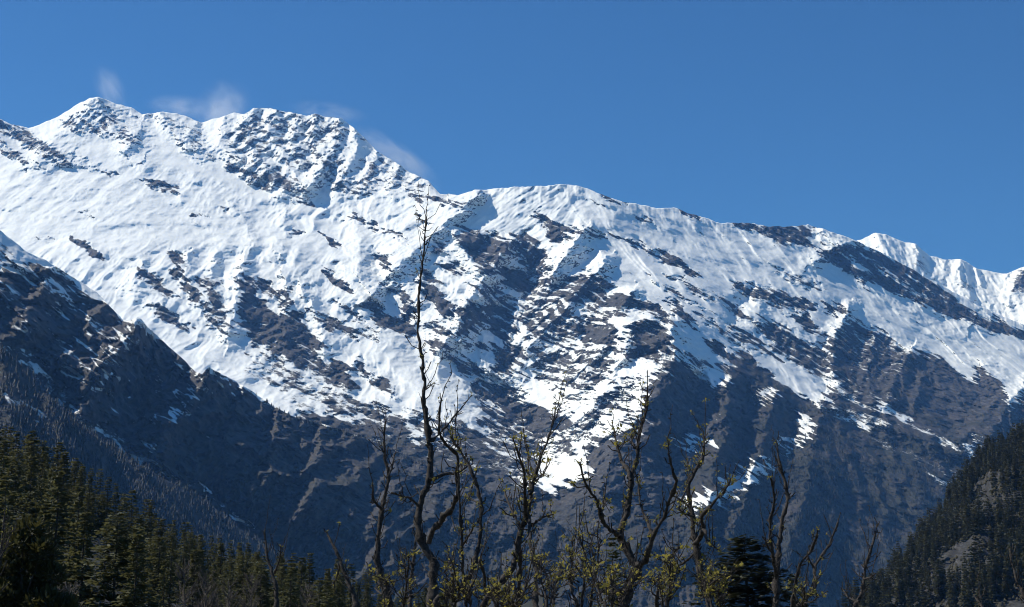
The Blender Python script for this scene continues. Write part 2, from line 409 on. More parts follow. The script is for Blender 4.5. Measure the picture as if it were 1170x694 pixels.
main_cov = [
 ('l',[(197,290),(206,298),(202,318)],6,.9), ('p',[(158,303),(180,315),(203,340),(190,338),(170,325)],.75,4), ('p',[(206,308),(214,312),(222,340),(225,347),(215,345),(210,325)],.85,3),  # second item: shade on snow facets, painted in with rock colour
 ('p',[(228,322),(248,318),(250,340),(262,362),(252,382),(232,365)],.5,6), ('p',[(232,316),(245,322),(236,335),(224,328)],.75,4),
 ('p',[(276,320),(292,322),(300,345),(322,362),(310,394),(294,396),(280,372),(272,362)],.80,5),
 ('l',[(297,322),(312,334)],6,.7), ('p',[(320,333),(334,328),(330,345),(318,350)],.85,3),
 ('p',[(330,352),(345,362),(362,388),(366,410),(345,416),(325,406),(303,404),(312,372)],.84,4),
 ('p',[(300,402),(366,410),(400,425),(403,445),(385,442),(350,425),(320,415)],.6,7), ('p',[(378,417),(398,415),(404,432),(398,442),(384,435)],.9,4),
 ('p',[(360,355),(385,362),(405,378),(425,384),(405,386),(372,376)],.7,5), ('l',[(375,315),(395,328)],6,.85), ('l',[(385,345),(430,380)],3,.5),  # first polygon paints the shade on this slope as rock
 ('l',[(417,345),(432,354)],7,.9), ('l',[(432,362),(452,372),(470,378)],10,.9), ('l',[(172,350),(190,360),(215,375)],5,.7),
 ('p',[(283,405),(330,410),(390,450),(410,485),(340,458),(290,430)],.42,9), ('p',[(395,452),(420,456),(480,490),(540,530),(560,560),(480,530),(400,490)],.6,9),
 ('p',[(465,468),(530,488),(578,500),(602,560),(540,548),(490,515)],.68,12), ('p',[(418,432),(432,432),(450,446),(455,452),(436,450)],.85,4), ('p',[(406,412),(420,418),(425,428),(408,425)],.7,4),  # second polygon is shade put into the cover as rock colour
 ('p',[(385,495),(420,462),(450,470),(440,490),(400,500)],.7,6),
 # dome front
 ('p',[(518,268),(545,265),(583,275),(578,290),(566,302),(556,318),(546,305),(538,292)],.98,4), ('l',[(522,322),(560,300)],3,-.35), ('l',[(552,298),(575,296)],3,-.4),
 ('p',[(586,267),(603,265),(614,280),(626,292),(622,312),(612,306),(600,294),(584,282)],.85,4), ('p',[(620,262),(640,257),(655,265),(642,277),(625,274)],.85,4),
 ('l',[(611,247),(625,255),(660,267)],5,.7), ('l',[(650,262),(695,270)],3,.6),
 ('p',[(567,308),(585,304),(602,314),(606,326),(598,331),(570,325)],1.05,3), ('p',[(585,281),(606,292),(622,318),(612,322),(598,302)],.7,4),
 ('p',[(480,324),(496,328),(512,348),(520,358),(514,364),(496,350),(483,338)],1.05,3), ('l',[(482,311),(502,322)],7,.85), ('l',[(505,303),(530,308)],6,.6),
 ('l',[(497,284),(510,289)],5,.8), ('l',[(508,345),(524,353)],5,.8), ('l',[(440,330),(470,342)],4,.6), ('l',[(462,340),(466,365)],7,.7),
 ('p',[(530,352),(536,348),(552,345),(586,350),(590,366),(578,396),(556,380),(544,372),(527,394)],1.0,4), ('l',[(545,352),(582,385)],2.5,-.45), ('l',[(556,350),(584,372)],2,-.45), ('l',[(545,366),(575,392)],2.5,-.4),
 ('l',[(547,328),(585,346)],8,.6), ('p',[(486,388),(504,390),(506,403),(490,398)],.95,3), ('l',[(497,370),(512,384)],6,.6),
 ('p',[(510,402),(528,408),(545,418),(545,432),(530,428),(515,412)],.8,4), ('p',[(566,402),(588,393),(602,402),(592,418),(580,428),(564,428)],.9,4), ('l',[(545,398),(570,396)],6,.6),
 ('p',[(600,318),(640,316),(700,324),(690,352),(655,355),(622,360),(600,378),(592,362)],.55,8),
 ('p',[(652,318),(672,312),(692,315),(694,330),(672,350),(652,340)],.75,5), ('p',[(692,342),(706,336),(722,336),(740,350),(712,356),(692,352)],1.05,3), ('l',[(735,346),(748,354),(764,364)],6,.85),
 ('p',[(600,367),(650,345),(662,368),(640,395),(606,392)],.6,8), ('p',[(652,370),(672,366),(692,367),(706,378),(700,398),(688,394),(655,384)],1.05,4), ('p',[(686,352),(696,356),(708,385),(700,390),(690,372)],.95,3),
 ('p',[(722,374),(738,364),(752,364),(765,384),(768,404),(757,414),(716,410),(714,400)],.95,5), ('l',[(740,366),(758,370)],5,-.35),
 ('p',[(600,397),(690,395),(705,420),(670,445),(625,430)],.5,9), ('p',[(704,402),(694,440),(668,465),(655,458),(682,420)],.75,6),
 ('p',[(541,440),(560,433),(570,445),(592,443),(594,462),(642,474),(664,490),(625,494),(575,482),(563,462),(545,454)],.9,5),
 ('p',[(548,455),(575,470),(625,498),(645,520),(600,560),(560,540)],.55,9), ('l',[(618,420),(660,428)],5,.5),
 # buttress and lower right slopes
 ('p',[(765,406),(790,415),(802,432),(832,440),(835,480),(830,580),(760,600),(690,600),(655,575),(662,540),(690,505),(718,488),(738,455)],.92,7),
 ('l',[(735,421),(700,446),(655,484),(632,502)],17,-1.0), ('l',[(722,432),(690,455),(650,490)],2.2,.55), ('l',[(700,462),(670,488),(645,510)],2,.5), ('l',[(640,450),(612,478)],2,.4), ('l',[(730,445),(690,480)],2,.5), ('l',[(597,440),(625,480)],20,-.6), ('l',[(770,404),(800,414),(835,425)],5,.5),
 ('l',[(785,420),(806,434),(826,440)],6,-.9), ('l',[(742,404),(775,411)],5,-.4), ('l',[(706,447),(680,470)],3,.9),
 ('p',[(836,408),(862,402),(905,440),(940,462),(950,444),(990,465),(1050,490),(1100,515),(1118,560),(1200,640),(1330,700),(1330,790),(800,790),(820,560),(826,470)],.95,7),
 ('p',[(853,402),(880,412),(915,432),(944,448),(938,460),(915,452),(885,432)],-.8,5), ('l',[(866,458),(876,451),(888,450)],5,-.75), ('l',[(868,460),(870,485),(862,515)],7,-.2),
 ('p',[(912,472),(932,481),(926,492),(912,506),(893,524),(896,512),(910,498)],-1.05,3), ('l',[(880,530),(858,541),(835,553),(812,568),(780,583)],12,-.9), ('l',[(776,503),(800,500),(815,503)],6,-.85), ('l',[(778,515),(790,512)],6,-.8),
 ('l',[(760,590),(780,583),(775,600)],12,-.9), ('l',[(790,495),(812,478),(826,470)],4,-.3),
 ('l',[(940,464),(975,478),(1012,486)],8,-.5), ('l',[(1050,479),(1080,494)],5,-.6), ('l',[(1126,464),(1116,482),(1104,494),(1092,504)],4.5,-1.0), ('l',[(1176,436),(1160,450),(1142,467)],7,-.9),
 ('l',[(1038,400),(1030,420),(1026,432)],5,-.9), ('l',[(1020,420),(1044,431),(1047,446)],5,-.7), ('l',[(1013,440),(1010,465)],3,-.6), ('l',[(1000,506),(1070,530),(1095,545)],6,-.32), ('l',[(1060,545),(1090,556)],4,-.5), ('l',[(975,480),(1000,500)],5,-.3),
 ('l',[(990,425),(1020,440)],4,-.4), ('l',[(985,410),(992,440),(988,460)],5,-.4),
 ('p',[(930,284),(960,284),(982,284),(997,284),(1047,310),(1085,335),(1110,358),(1097,366),(1047,345),(997,323),(965,312)],.92,4), ('l',[(985,290),(1060,343)],2.5,-.6), ('l',[(1008,312),(1050,340)],2,-.5), ('l',[(955,288),(1000,318)],3.5,-.5), ('l',[(1035,312),(1085,348)],2,-.5), ('l',[(970,292),(985,305)],4,-.5),
 ('l',[(1105,362),(1130,370),(1175,386)],7,.85), ('p',[(827,254),(850,254),(910,257),(928,262),(926,281),(895,279),(865,266)],.8,5),
 ('l',[(845,328),(885,340),(928,352)],9,.7), ('p',[(942,348),(956,346),(968,355),(950,362)],.95,3), ('l',[(885,310),(940,330)],5,.35),
 ('p',[(858,368),(880,366),(920,388),(945,408),(948,432),(915,420),(880,395)],.68,7), ('p',[(866,372),(884,370),(893,380),(880,386)],.95,4), ('l',[(838,352),(850,362)],6,.8), ('p',[(898,360),(918,358),(942,384),(930,384),(912,372)],.8,4), ('l',[(900,395),(935,415)],5,.5),
 ('p',[(945,385),(970,368),(1010,380),(1040,402),(1035,440),(1000,468),(965,452),(945,418)],.7,7), ('p',[(955,372),(985,368),(1005,378),(985,390)],.6,5),
 ('p',[(1036,408),(1048,401),(1066,405),(1095,428),(1120,442),(1145,452),(1160,485),(1100,512),(1040,482),(1012,462),(1026,430)],.95,5), ('p',[(1112,426),(1125,420),(1145,440),(1152,472),(1125,464)],.9,5),
 ('p',[(1148,470),(1170,450),(1330,480),(1330,700),(1110,700),(1110,520)],.92,7),
 # dip-slope streaks
 ('l',[(752,288),(768,299),(794,313)],6,.85), ('l',[(720,275),(735,282),(745,290)],4,.7), ('l',[(765,345),(792,372)],5,.7), ('l',[(780,240),(798,250)],4,.8), ('l',[(690,223),(714,231)],4,.9),
 ('l',[(725,248),(745,256)],3,.6), ('l',[(760,312),(830,350)],3,.45), ('l',[(745,320),(800,352)],3,.4), ('l',[(820,340),(880,380)],4,.4), ('l',[(800,360),(850,400)],4,.6), ('l',[(700,268),(780,300)],3,.4), ('l',[(810,390),(838,412)],6,.75), ('l',[(780,320),(800,335)],3,.6), ('l',[(835,375),(890,410)],5,.5),
 ('l',[(720,352),(730,346),(775,372)],5,.5), ('p',[(1080,390),(1150,420),(1170,440),(1100,420)],.15,9),
 # small outcrops
 ('l',[(168,208),(185,212),(205,218)],6,.7), ('l',[(222,249),(232,247)],5,.7), ('l',[(330,266),(345,267)],4,.9), ('l',[(80,270),(95,280),(112,292)],4,.9), ('l',[(40,270),(60,275)],3,.3), ('l',[(255,238),(262,242)],3,.4),
 ('l',[(375,272),(388,283)],4,.8), ('l',[(402,249),(412,252)],3,.8), ('l',[(418,255),(426,258)],3,.8), ('l',[(440,262),(462,272)],3,.6), ('l',[(478,250),(488,253)],3,.7), ('l',[(500,233),(545,233)],3,.6), ('l',[(433,296),(444,302)],4,.8), ('l',[(88,242),(100,246)],3,.4), ('l',[(343,232),(355,234)],2,.7),
 # foot of the valley side
 ('p',[(340,470),(390,480),(470,500),(520,530),(600,556),(632,560),(655,562),(690,520),(770,565),(790,582),(830,585),(830,800),(300,800)],.9,8),
 ('p',[(660,560),(690,512),(702,508),(712,560)],.95,4), ('p',[(640,575),(625,545),(610,560),(600,572)],.5,6), ('l',[(628,505),(612,545),(630,556)],12,-.5), ('l',[(655,545),(668,522)],5,-.4),
 ('p',[(560,436),(592,443),(596,462),(642,472),(668,488),(640,496),(600,494),(572,480)],.95,4), ('p',[(668,503),(700,498),(702,532),(674,540)],.85,4), ('p',[(634,504),(650,502),(656,516),(640,518)],.65,4),
 ('l',[(733,430),(700,458),(664,488)],3,.75), ('l',[(722,450),(690,478),(668,498)],3,.7), ('l',[(612,432),(640,440),(662,438)],4,.6), ('l',[(655,455),(630,470)],3,.6), ('l',[(600,520),(616,500),(628,498)],4,.6), ('p',[(590,505),(612,500),(612,540),(600,556)],.75,5)]
def sh_main(V, X, Y, M):
    x, y, z = V[..., 0], V[..., 1], V[..., 2]
    st = strata(V, 70, 4.0, 34, 3, 5); st2 = strata(V, 26, 5.0, 36, 43, 3)
    fi = fbm(x/55, y/55, z/55, 4, 33, .58)
    lo = fbm(x/420, y/420, z/420, 3, 15)*1.5+fbm(x/150, y/150, z/150, 3, 16)*.55*(1-sst(430, 560, X)*.5)
    # avalanche runnels: left-facing snow drains down-left, the bowls straight down
    dl = sst(330, 480, X)*(1-sst(620, 680, X))*(1-sst(330, 400, Y)); bowl = (1-sst(430, 520, X))*(1-sst(330, 420, Y))
    run = strata(V, 34, 9, -42, 61, 3)*dl*10+fbm((x+lo*60)/75, y/420, z/300, 4, 71, .55)*bowl*15
    dip = sst(640, 720, X)*(1-np.clip(M, 0, 1))
    k = np.clip(M*1.4, 0, 1)
    speck = sst(380, 440, Y)*(1-sst(640, 700, X))*.16+dip*.12+.02
    gz = sst(430, 500, X)*(1-sst(740, 800, X))*sst(240, 270, Y)*(1-sst(480, 520, Y))
    low = np.maximum(sst(400, 470, Y)*sst(740, 800, X), sst(490, 550, Y))
    sr = saw_ribs(V, 210, 52, 46)*(95*gz+40*k*(1-low))*np.clip(M*2+.25, 0, 1)+saw_ribs(V, 70, 55, 47)*34*k*(1-.5*low)
    sr = sr+(saw_ribs(V, 300, 66, 49)*105+saw_ribs(V, 105, 70, 50)*46)*low*k
    b1, s1 = beds(V, 66, 38, 101); b2, s2 = beds(V, 27, 36, 111)
    kb = k*(1-.7*low)
    sn = fbm((x+lo*50)/210, y/330, z/210, 5, 92, .55, ridged=True)*22*(1-k)
    lw = 1-sst(560, 660, X); mw = sst(440, 560, X)*(1-sst(640, 720, X))*(1-sst(300, 360, Y))
    bench = 1-.6*np.exp(-((Y-np.interp(X, [0,150,300,400,500], [265,268,262,285,300]))/16)**2)
    fl1 = flutes(V, 84, 201)*(.8-.35*(1-sst(150, 300, X))*(1-sst(260, 300, Y)))*lw*(1-mw)*bench+flutes(V, 60, 231, 130)*mw*.38+flutes(V, 112, 261, 210)*(1-lw)*.55
    sn = sn*.6+fl1*(1-.65*k)
    d = sn+st*(16*kb+5+9*dip)+st2*(10*kb+3*dip)+fi*(24*k+3)+lo*34+run+sr+b1*34*kb+b2*15*kb
    dark = low
    rb = fbm(x/110, y/500, z/600, 3, 81, .5, ridged=True)*low
    d = d+rb*22
    mid = np.clip(M*2.2+gz*.3, 0, 1)*(1-.35*sst(.9, 1.03, M)*(1-gz*.5))*(1-.75*low)
    wb = .45+.55*gz
    m = (-(s1*.22+s2*.15)*wb+st*.27+st2*.10+fi*.34-.03)*mid-gz*.05
    return d, m+(st*.6+st2*.45+fi*.3)*speck+np.clip(fi*1.2-.62, 0, 1)*.9*(1-dark)
def vg_main(V, X, Y, M):
    x, y, z = V[..., 0], V[..., 1], V[..., 2]
    n = fbm(x/160, y/160, z/160, 4, 77, .6)
    lim = np.interp(X, [0,400,600,680,760,830,860,950,1050,1170], [470,485,555,590,570,450,420,450,475,490])
    return np.clip(sst(-50, 60, Y-lim+n*60)*1.0+n*.35, -.3, 1.2)
CREST_D = [(-250,10500),(0,10500),(105,10850),(300,10950),(390,10700),(450,10250),(490,9750),(503,9560),(520,9500)]
def d_all(X, Y):
    """snowfield, and above its upper edge the summit cliffs"""
    b = curve(SUMMIT_BASE, X); t = curve(SUMMIT, X); up = np.clip((b-Y)/np.maximum(b-t, 6), 0, 1.15)
    up = np.where(X < 512, up, 0); D0 = d_main(X, np.maximum(Y, np.where(X < 512, b, -1e9)))*1000
    return D0+up*np.maximum(curve(CREST_D, X)-D0, 0)
def sh_all(V, X, Y, M):
    w = sst(-5, 5, curve(SUMMIT_BASE, X)-Y)*(X < 512)
    d1, m1 = sh_main(V, X, Y, M); d2, m2 = sh_summit(V, X, Y, M)
    return d1*(1-w)+d2*w, m1*(1-w)+m2*w
ALL_TOP = [p for p in SUMMIT if p[0] <= 503]+[p for p in MAIN_TOP if p[0] > 505]
xs = np.arange(-160, 1300, .85)
main = layer("mountain", xs, ALL_TOP, 775, 740, d_all, [(P, A*1.4, a, b) for P, A, a, b in main_ribs]+[(P, A*1.25, a, b) for P, A, a, b in summit_ribs], main_cov+summit_cov, sh_all, vg_main, .6, 900)

# ---- the farther snow crest on the right
FAR_TOP = [(930,300),(960,282),(985,273),(1000,266),(1013,268),(1033,277),(1047,279),(1063,293),(1080,297),(1097,296),(1117,307),(1130,310),(1150,313),(1163,308),(1175,303),(1200,290),(1240,300),(1330,330)]
def d_far(X, Y): return 12600-(Y-curve(FAR_TOP, X))*14
far_ribs = [([(1000,266),(1012,285),(1030,310)],90,14,22), ([(1047,279),(1050,300),(1065,320)],70,12,16), ([(1097,296),(1095,315),(1110,345)],90,12,18), ([(1080,297),(1078,320)],60,9,10),
 ([(1117,307),(1120,330),(1135,350)],60,9,12), ([(1150,313),(1145,340)],50,9,10), ([(1175,303),(1160,325),(1150,350)],100,12,16)]
far_cov = [('l',[(1015,300),(1060,330),(1120,355)],6,.45), ('l',[(1095,318),(1110,330)],5,.4), ('p',[(1158,315),(1175,303),(1250,310),(1250,340),(1155,335)],.55,5), ('l',[(1050,300),(1062,312)],4,.4)]
def sh_far(V, X, Y, M):
    x, y, z = V[..., 0], V[..., 1], V[..., 2]
    fl = fbm(x/90, y/500, z/500, 4, 19, .5, ridged=True); fi = fbm(x/50, y/50, z/50, 3, 23, .6)
    return fl*40+fi*12, fi*.3*np.clip(M*2, 0, 1)+np.clip(fi-.6, 0, 1)*.6
far = layer("mountain_crest", np.arange(930, 1300, 1.0), FAR_TOP, lambda x: curve(FAR_TOP, x)+110, 130, d_far, far_ribs, far_cov, sh_far, None, .5, 900)

# ---- the near dark spur on the left
SPUR_TOP = [(-200,200),(-100,225),(-40,245),(0,263),(30,287),(60,302),(85,318),(110,334),(130,354),(140,366),(148,367),(157,362),(162,366),(170,376),(187,391),(207,408),(222,424),(231,429),(238,420),(245,423),(267,434),(293,451),(317,466),(333,475),(360,483),(390,491),
 (430,507),(480,527),(530,548),(580,570),(640,600),(720,652),(800,710),(860,750)]
d_spur = TPS([(-150,240,4.35),(0,263,4.7),(100,330,5.0),(157,366,4.95),(200,405,5.15),(238,424,5.0),(300,458,5.22),(390,490,5.38),(480,527,5.42),(580,570,5.3),(700,640,4.95),(830,730,4.7),
 (-150,400,3.7),(0,390,4.02),(60,400,4.3),(60,440,4.22),(110,435,4.45),(150,470,4.6),(190,490,4.65),(150,520,4.3),(220,555,4.45),(300,520,4.76),(310,615,4.55),(380,560,4.80),(420,640,4.55),(500,600,4.82),(560,660,4.7),(650,700,4.5),
 (-150,780,3.3),(100,780,3.5),(250,780,3.8),(400,780,4.1),(600,780,4.2),(830,800,4.3)])
spur_ribs = [([(157,366),(138,395),(112,430),(98,450),(95,480)],270,36,74), ([(205,405),(196,440),(186,480),(182,530)],90,16,26), ([(238,424),(225,445),(200,478),(182,500),(170,520)],270,32,74),
 ([(240,424),(245,470),(235,540)],40,12,30), ([(20,300),(60,340),(105,380),(128,400)],70,16,40), ([(0,330),(30,375),(60,400),(100,430)],80,20,40), ([(150,366),(135,385),(110,410)],-40,12,12),
 ([(300,455),(290,510),(265,570)],60,20,50), ([(345,480),(335,540),(315,600)],70,20,40), ([(400,495),(395,560),(375,640)],80,24,50), ([(450,515),(440,580),(420,660)],60,24,50), ([(182,402),(174,440),(166,480)],120,13,36), ([(278,446),(268,490),(250,545)],130,15,44), ([(322,470),(312,520),(292,580)],130,15,44), ([(372,488),(362,540),(340,600)],120,16,44), ([(118,350),(95,385),(70,410)],90,13,36), ([(60,310),(40,345),(20,370)],80,14,36), ([(212,425),(205,470),(200,510)],-60,16,16), ([(255,500),(250,560)],-50,20,20)]
spur_cov = [('p',[(-200,205),(0,275),(30,295),(70,312),(100,338),(140,368),(157,370),(240,426),(300,456),(320,468),(345,478),(390,488),(480,522),(580,564),(640,594),(720,645),(900,740),(900,840),(-200,820)],.98,5),
 ('p',[(-200,215),(0,268),(30,290),(60,303),(40,312),(78,342),(82,350),(50,330),(20,312),(-5,310),(-200,290)],-.65,6), ('l',[(62,322),(82,345),(76,352)],7,-.5),
 ('l',[(-10,300),(20,320)],10,-.3), ('l',[(52,377),(80,400),(106,426)],3.5,-.6), ('l',[(84,345),(120,383)],3,-.55), ('l',[(100,360),(140,395)],2.5,-.4), ('l',[(12,360),(35,378)],8,-.6), ('l',[(0,325),(28,350)],7,-.5), ('l',[(-10,345),(25,360)],5,-.35),
 ('l',[(156,367),(142,388),(125,410),(110,432)],5,-.72), ('l',[(102,442),(113,442)],4,-.9), ('l',[(160,382),(164,402)],1.6,-.4), ('l',[(155,390),(166,402)],1.6,-.55), ('l',[(236,424),(228,441),(212,455),(192,485)],5,-.75), ('l',[(192,405),(180,420),(178,450)],2.5,-.45), ('l',[(80,430),(88,432)],4,-.5),
 ('l',[(172,508),(176,515)],5,-.8), ('l',[(205,395),(232,420)],2,-.4), ('l',[(120,350),(140,372)],2.5,-.4),
 ('l',[(-20,377),(0,390),(20,407),(37,427),(53,443),(73,463),(90,478),(112,493),(135,507),(155,520)],8,-.62), ('l',[(155,519),(167,527)],6,-.9), ('l',[(167,525),(190,539),(220,553)],4,-.5), ('l',[(218,552),(222,556)],3,-.7), ('l',[(220,554),(250,574),(285,600)],3,-.4), ('l',[(272,595),(287,606)],3,-.8)]
def sh_spur(V, X, Y, M):
    x, y, z = V[..., 0], V[..., 1], V[..., 2]
    st = strata(V, 40, 4.0, 30, 6, 4); fi = fbm(x/34, y/34, z/34, 5, 36, .6); gl = fbm(x/90, y/420, z/300, 4, 12, .5, ridged=True)
    lo = fbm(x/230, y/230, z/230, 3, 18)
    k = np.clip(M, .15, 1)
    b1, s1 = beds(V, 30, 31, 131)
    return (st*10+fi*17+gl*14+saw_ribs(V, 150, 64, 48)*110+saw_ribs(V, 62, 66, 58)*64+saw_ribs(V, 22, 60, 68)*14+b1*14)*k+lo*24, (st*.2+fi*.15)*np.where(M < .9, 1, .45)-np.clip(strata(V, 14, 10, 36, 52, 3)-.20, 0, 1)*2.6*(1-sst(400, 560, Y))*sst(-.15, .3, fbm(x/260, y/260, z/260, 3, 88))*sst(20, 200, 330-(Y-curve(SPUR_TOP, X)))
def vg_spur(V, X, Y, M):
    x, y, z = V[..., 0], V[..., 1], V[..., 2]
    n = fbm(x/90, y/90, z/90, 4, 78, .6)
    return np.clip(sst(-60, 110, Y-np.interp(X, [0,150,240,320,420,600,800], [420,470,450,480,500,570,690])+n*70)*.75+n*.3, -.3, 1)
spur = layer("mountain_spur", np.arange(-180, 850, 1.0), SPUR_TOP, 790, 500, lambda X, Y: d_spur(X, Y)*1000, spur_ribs, spur_cov, sh_spur, vg_spur, .6, 420)

# ---- the wooded slope below the avalanche gully
WOOD_TOP = [(-250,240),(-150,300),(-60,362),(0,396),(20,413),(37,432),(53,449),(73,470),(90,485),(113,501),(133,514),(153,527),(187,547),(217,562),(247,582),(273,604),(287,615),(310,628),(340,655),(380,690),(430,740),(470,780)]
d_wood = TPS([(-200,270,3.6),(0,396,3.75),(150,525,3.95),(300,622,4.2),(450,765,4.3),(-200,500,3.1),(0,520,3.2),(100,600,3.3),(250,700,3.6),(-200,800,2.3),(100,800,2.6),(300,800,3.3),(480,800,4.0)])
wood_cov = [('p',[(-300,180),(0,370),(150,490),(300,590),(520,780),(520,840),(-300,840)],.97,4), ('l',[(8,448),(20,455),(35,470),(47,482)],5,-.6), ('l',[(-10,415),(15,440)],6,-.35), ('l',[(60,500),(80,520)],4,-.3), ('l',[(0,470),(20,485)],4,-.4)]
wood_ribs = [([(60,455),(70,500),(90,560)],60,30,40), ([(0,400),(10,450),(20,520)],60,30,40), ([(150,527),(170,570),(190,620)],50,30,40)]
def sh_wood(V, X, Y, M):
    x, y, z = V[..., 0], V[..., 1], V[..., 2]
    fi = fbm(x/40, y/40, z/40, 5, 38, .6); lo = fbm(x/200, y/200, z/200, 3, 20)
    return fi*14+lo*20, fi*.12
def vg_wood(V, X, Y, M):
    n = fbm(V[..., 0]/80, V[..., 1]/80, V[..., 2]/80, 4, 79, .6)
    return np.clip(1.0+n*.25, 0, 1.2)
wood = layer("mountain_foot", np.arange(-200, 480, 1.5), WOOD_TOP, 800, 200, lambda X, Y: d_wood(X, Y)*1000, wood_ribs, wood_cov, sh_wood, vg_wood, .3, 260)

# ------------------------------------------------------------------ ground and near hills
gm, t, b = mat("ground_surface")
tc = t.nodes.new("ShaderNodeNewGeometry")
q = N(t, "ShaderNodeTexNoise"); q.inputs["Scale"].default_value = .3; q.inputs["Detail"].default_value = 8; t.links.new(tc.outputs["Position"], q.inputs["Vector"])
t.links.new(ramp(t, q.outputs["Fac"], [(.3, (.05, .055, .025)), (.55, (.11, .095, .055)), (.7, (.16, .13, .09))]), b.inputs["Base Color"]); b.inputs["Roughness"].default_value = .95
gx = np.array([-15000,-8000,-3000,-1000,-400,-150,-60,-20,0,20,60,150,400,1000,3000,8000,15000], float)
gy = np.array([-4000,-2000,-400,-60,-10,0,6,12,20,40,80,160,300,600,1500,4000,9000,17000], float)
GX, GY = np.meshgrid(gx, gy); V = np.stack([GX, GY, GX*0], -1)
tag(mesh_np("ground", V, grid_quads(*GX.shape)[:, ::-1], gm), kind='structure')

def hill(name, xs, depths, height, material, veg=.8):
    """a hillside as a height sheet over (x/y, distance)"""
    X, D = np.meshgrid(xs, depths); a, _ = ae(X, 600.0)
    Z = height(X, D); V = np.stack([a*D, D, Z], -1)
    o = mesh_np(name, V, grid_quads(*X.shape), material, {"snow": np.full(X.shape, -.6), "veg": np.full(X.shape, veg)})
    return tag(o, kind='structure')
M_HILL = terrain_mat("hill_surface", 6.0)
# left forest hill: ground heights given as pixel rows of its crest
CREST_L = [(-300,400),(-150,470),(0,556),(60,585),(120,612),(180,652),(240,682),(320,705),(420,720),(520,745),(620,800)]
DCR_L = lambda X: np.interp(X, [-300,0,200,420,620], [470,430,390,340,300])
def h_left(X, D):
    dc = DCR_L(X); _, e = ae(X, curve(CREST_L, X)); hc = e*dc+CAMZ
    f = np.clip((D-90)/(dc-90), 0, 3)
    n = fbm(X/60, D/60, X*0, 3, 5)*4*np.clip(f, 0, 1)
    return np.where(f <= 1, hc*f**1.15-1.5*(1-f), hc*(1-(f-1)*1.6))+n-.3
hill("hill_forest_floor", np.linspace(-330, 620, 120), np.linspace(60, 900, 160), h_left, M_HILL, 1.0)
CREST_R = [(900,800),(960,745),(1000,695),(1030,655),(1060,612),(1080,585),(1100,556),(1130,524),(1170,502),(1200,470),(1260,430),(1330,400)]
DCR_R = lambda X: np.interp(X, [900,1000,1100,1330], [1650,1750,1900,2100])
def h_right(X, D):
    dc = DCR_R(X); _, e = ae(X, curve(CREST_R, X)); hc = e*dc+CAMZ
    f = np.clip((D-1000)/(dc-1000), 0, 3); x = ae(X, 600)[0]*D
    n = fbm(x/120, D/200, x*0, 4, 25, .55, ridged=True)*34*np.sin(np.clip(f, 0, 1)*math.pi)+fbm(x/25, D/25, x*0, 4, 27, .6)*6*np.clip(f*3, 0, 1)
    return np.where(f <= 1, hc*f**1.0-3*(1-f), hc-(f-1)*700)+n
hill("hill", np.linspace(880, 1340, 260), np.linspace(950, 2700, 300), h_right, M_HILL, .40)

# @@VEG

# ------------------------------------------------------------------ far woods: thousands of pixel-sized trees
def leaf_mat(name, lo, hi, vary=.5, trans=0.0):
    m, t, b = mat(name)
    oi = t.nodes.new("ShaderNodeObjectInfo"); g = t.nodes.new("ShaderNodeNewGeometry")
    q = N(t, "ShaderNodeTexNoise"); q.inputs["Scale"].default_value = 1.1; q.inputs["Detail"].default_value = 3; t.links.new(g.outputs["Position"], q.inputs["Vector"])
    r = math_(t, 'ADD', math_(t, 'MULTIPLY', oi.outputs["Random"], vary), math_(t, 'MULTIPLY', g.outputs["Random Per Island"], .35))
    r = math_(t, 'ADD', r, math_(t, 'MULTIPLY', math_(t, 'SUBTRACT', q.outputs["Fac"], .5), .8), True)
    t.links.new(ramp(t, r, [(0, lo), (1, hi)]), b.inputs["Base Color"]); b.inputs["Roughness"].default_value = .7
    if trans:
        tr = t.nodes.new("ShaderNodeBsdfTranslucent"); mx = t.nodes.new("ShaderNodeMixShader"); mx.inputs[0].default_value = trans
        tr.inputs[0].default_value = (*[v*1.4 for v in hi], 1)
        t.links.new(b.outputs[0], mx.inputs[1]); t.links.new(tr.outputs[0], mx.inputs[2]); t.links.new(mx.outputs[0], t.nodes["Material Output"].inputs[0])
    return m
M_FAR = leaf_mat("distant_conifer", (.006, .010, .008), (.020, .024, .016), .3)
def cones(P, H, W, seed):
    """little two-tier trees at P"""
    r = np.random.default_rng(seed); n = len(P); k = 5
    ang = r.random((n, 1))*6.28+np.arange(k)[None]*2*math.pi/k
    V = []; Q = []
    lean = r.normal(0, .04, (n, 2))
    for tier, (z0, z1, w0) in enumerate(((.08, .7, 1.0), (.45, 1.0, .66))):
        rr = w0*W[:, None]*.5*(.65+.7*r.random((n, k)))
        base = np.stack([P[:, None, 0]+rr*np.cos(ang), P[:, None, 1]+rr*np.sin(ang), P[:, None, 2]+H[:, None]*z0*(.8+.5*r.random((n, k)))], -1)
        tip = (P+np.c_[lean[:, 0]*H, lean[:, 1]*H, H*z1])[:, None]
        V.append(np.concatenate([base, tip], 1))
    V = np.concatenate(V, 1).reshape(-1, 3)
    i = np.arange(n)[:, None, None]*12+np.array([0, 6])[None, :, None]; a = np.arange(k)[None, None]
    T = np.stack([i+a, i+(a+1) % k, i+5+0*a], -1).reshape(-1, 3)
    return V, T
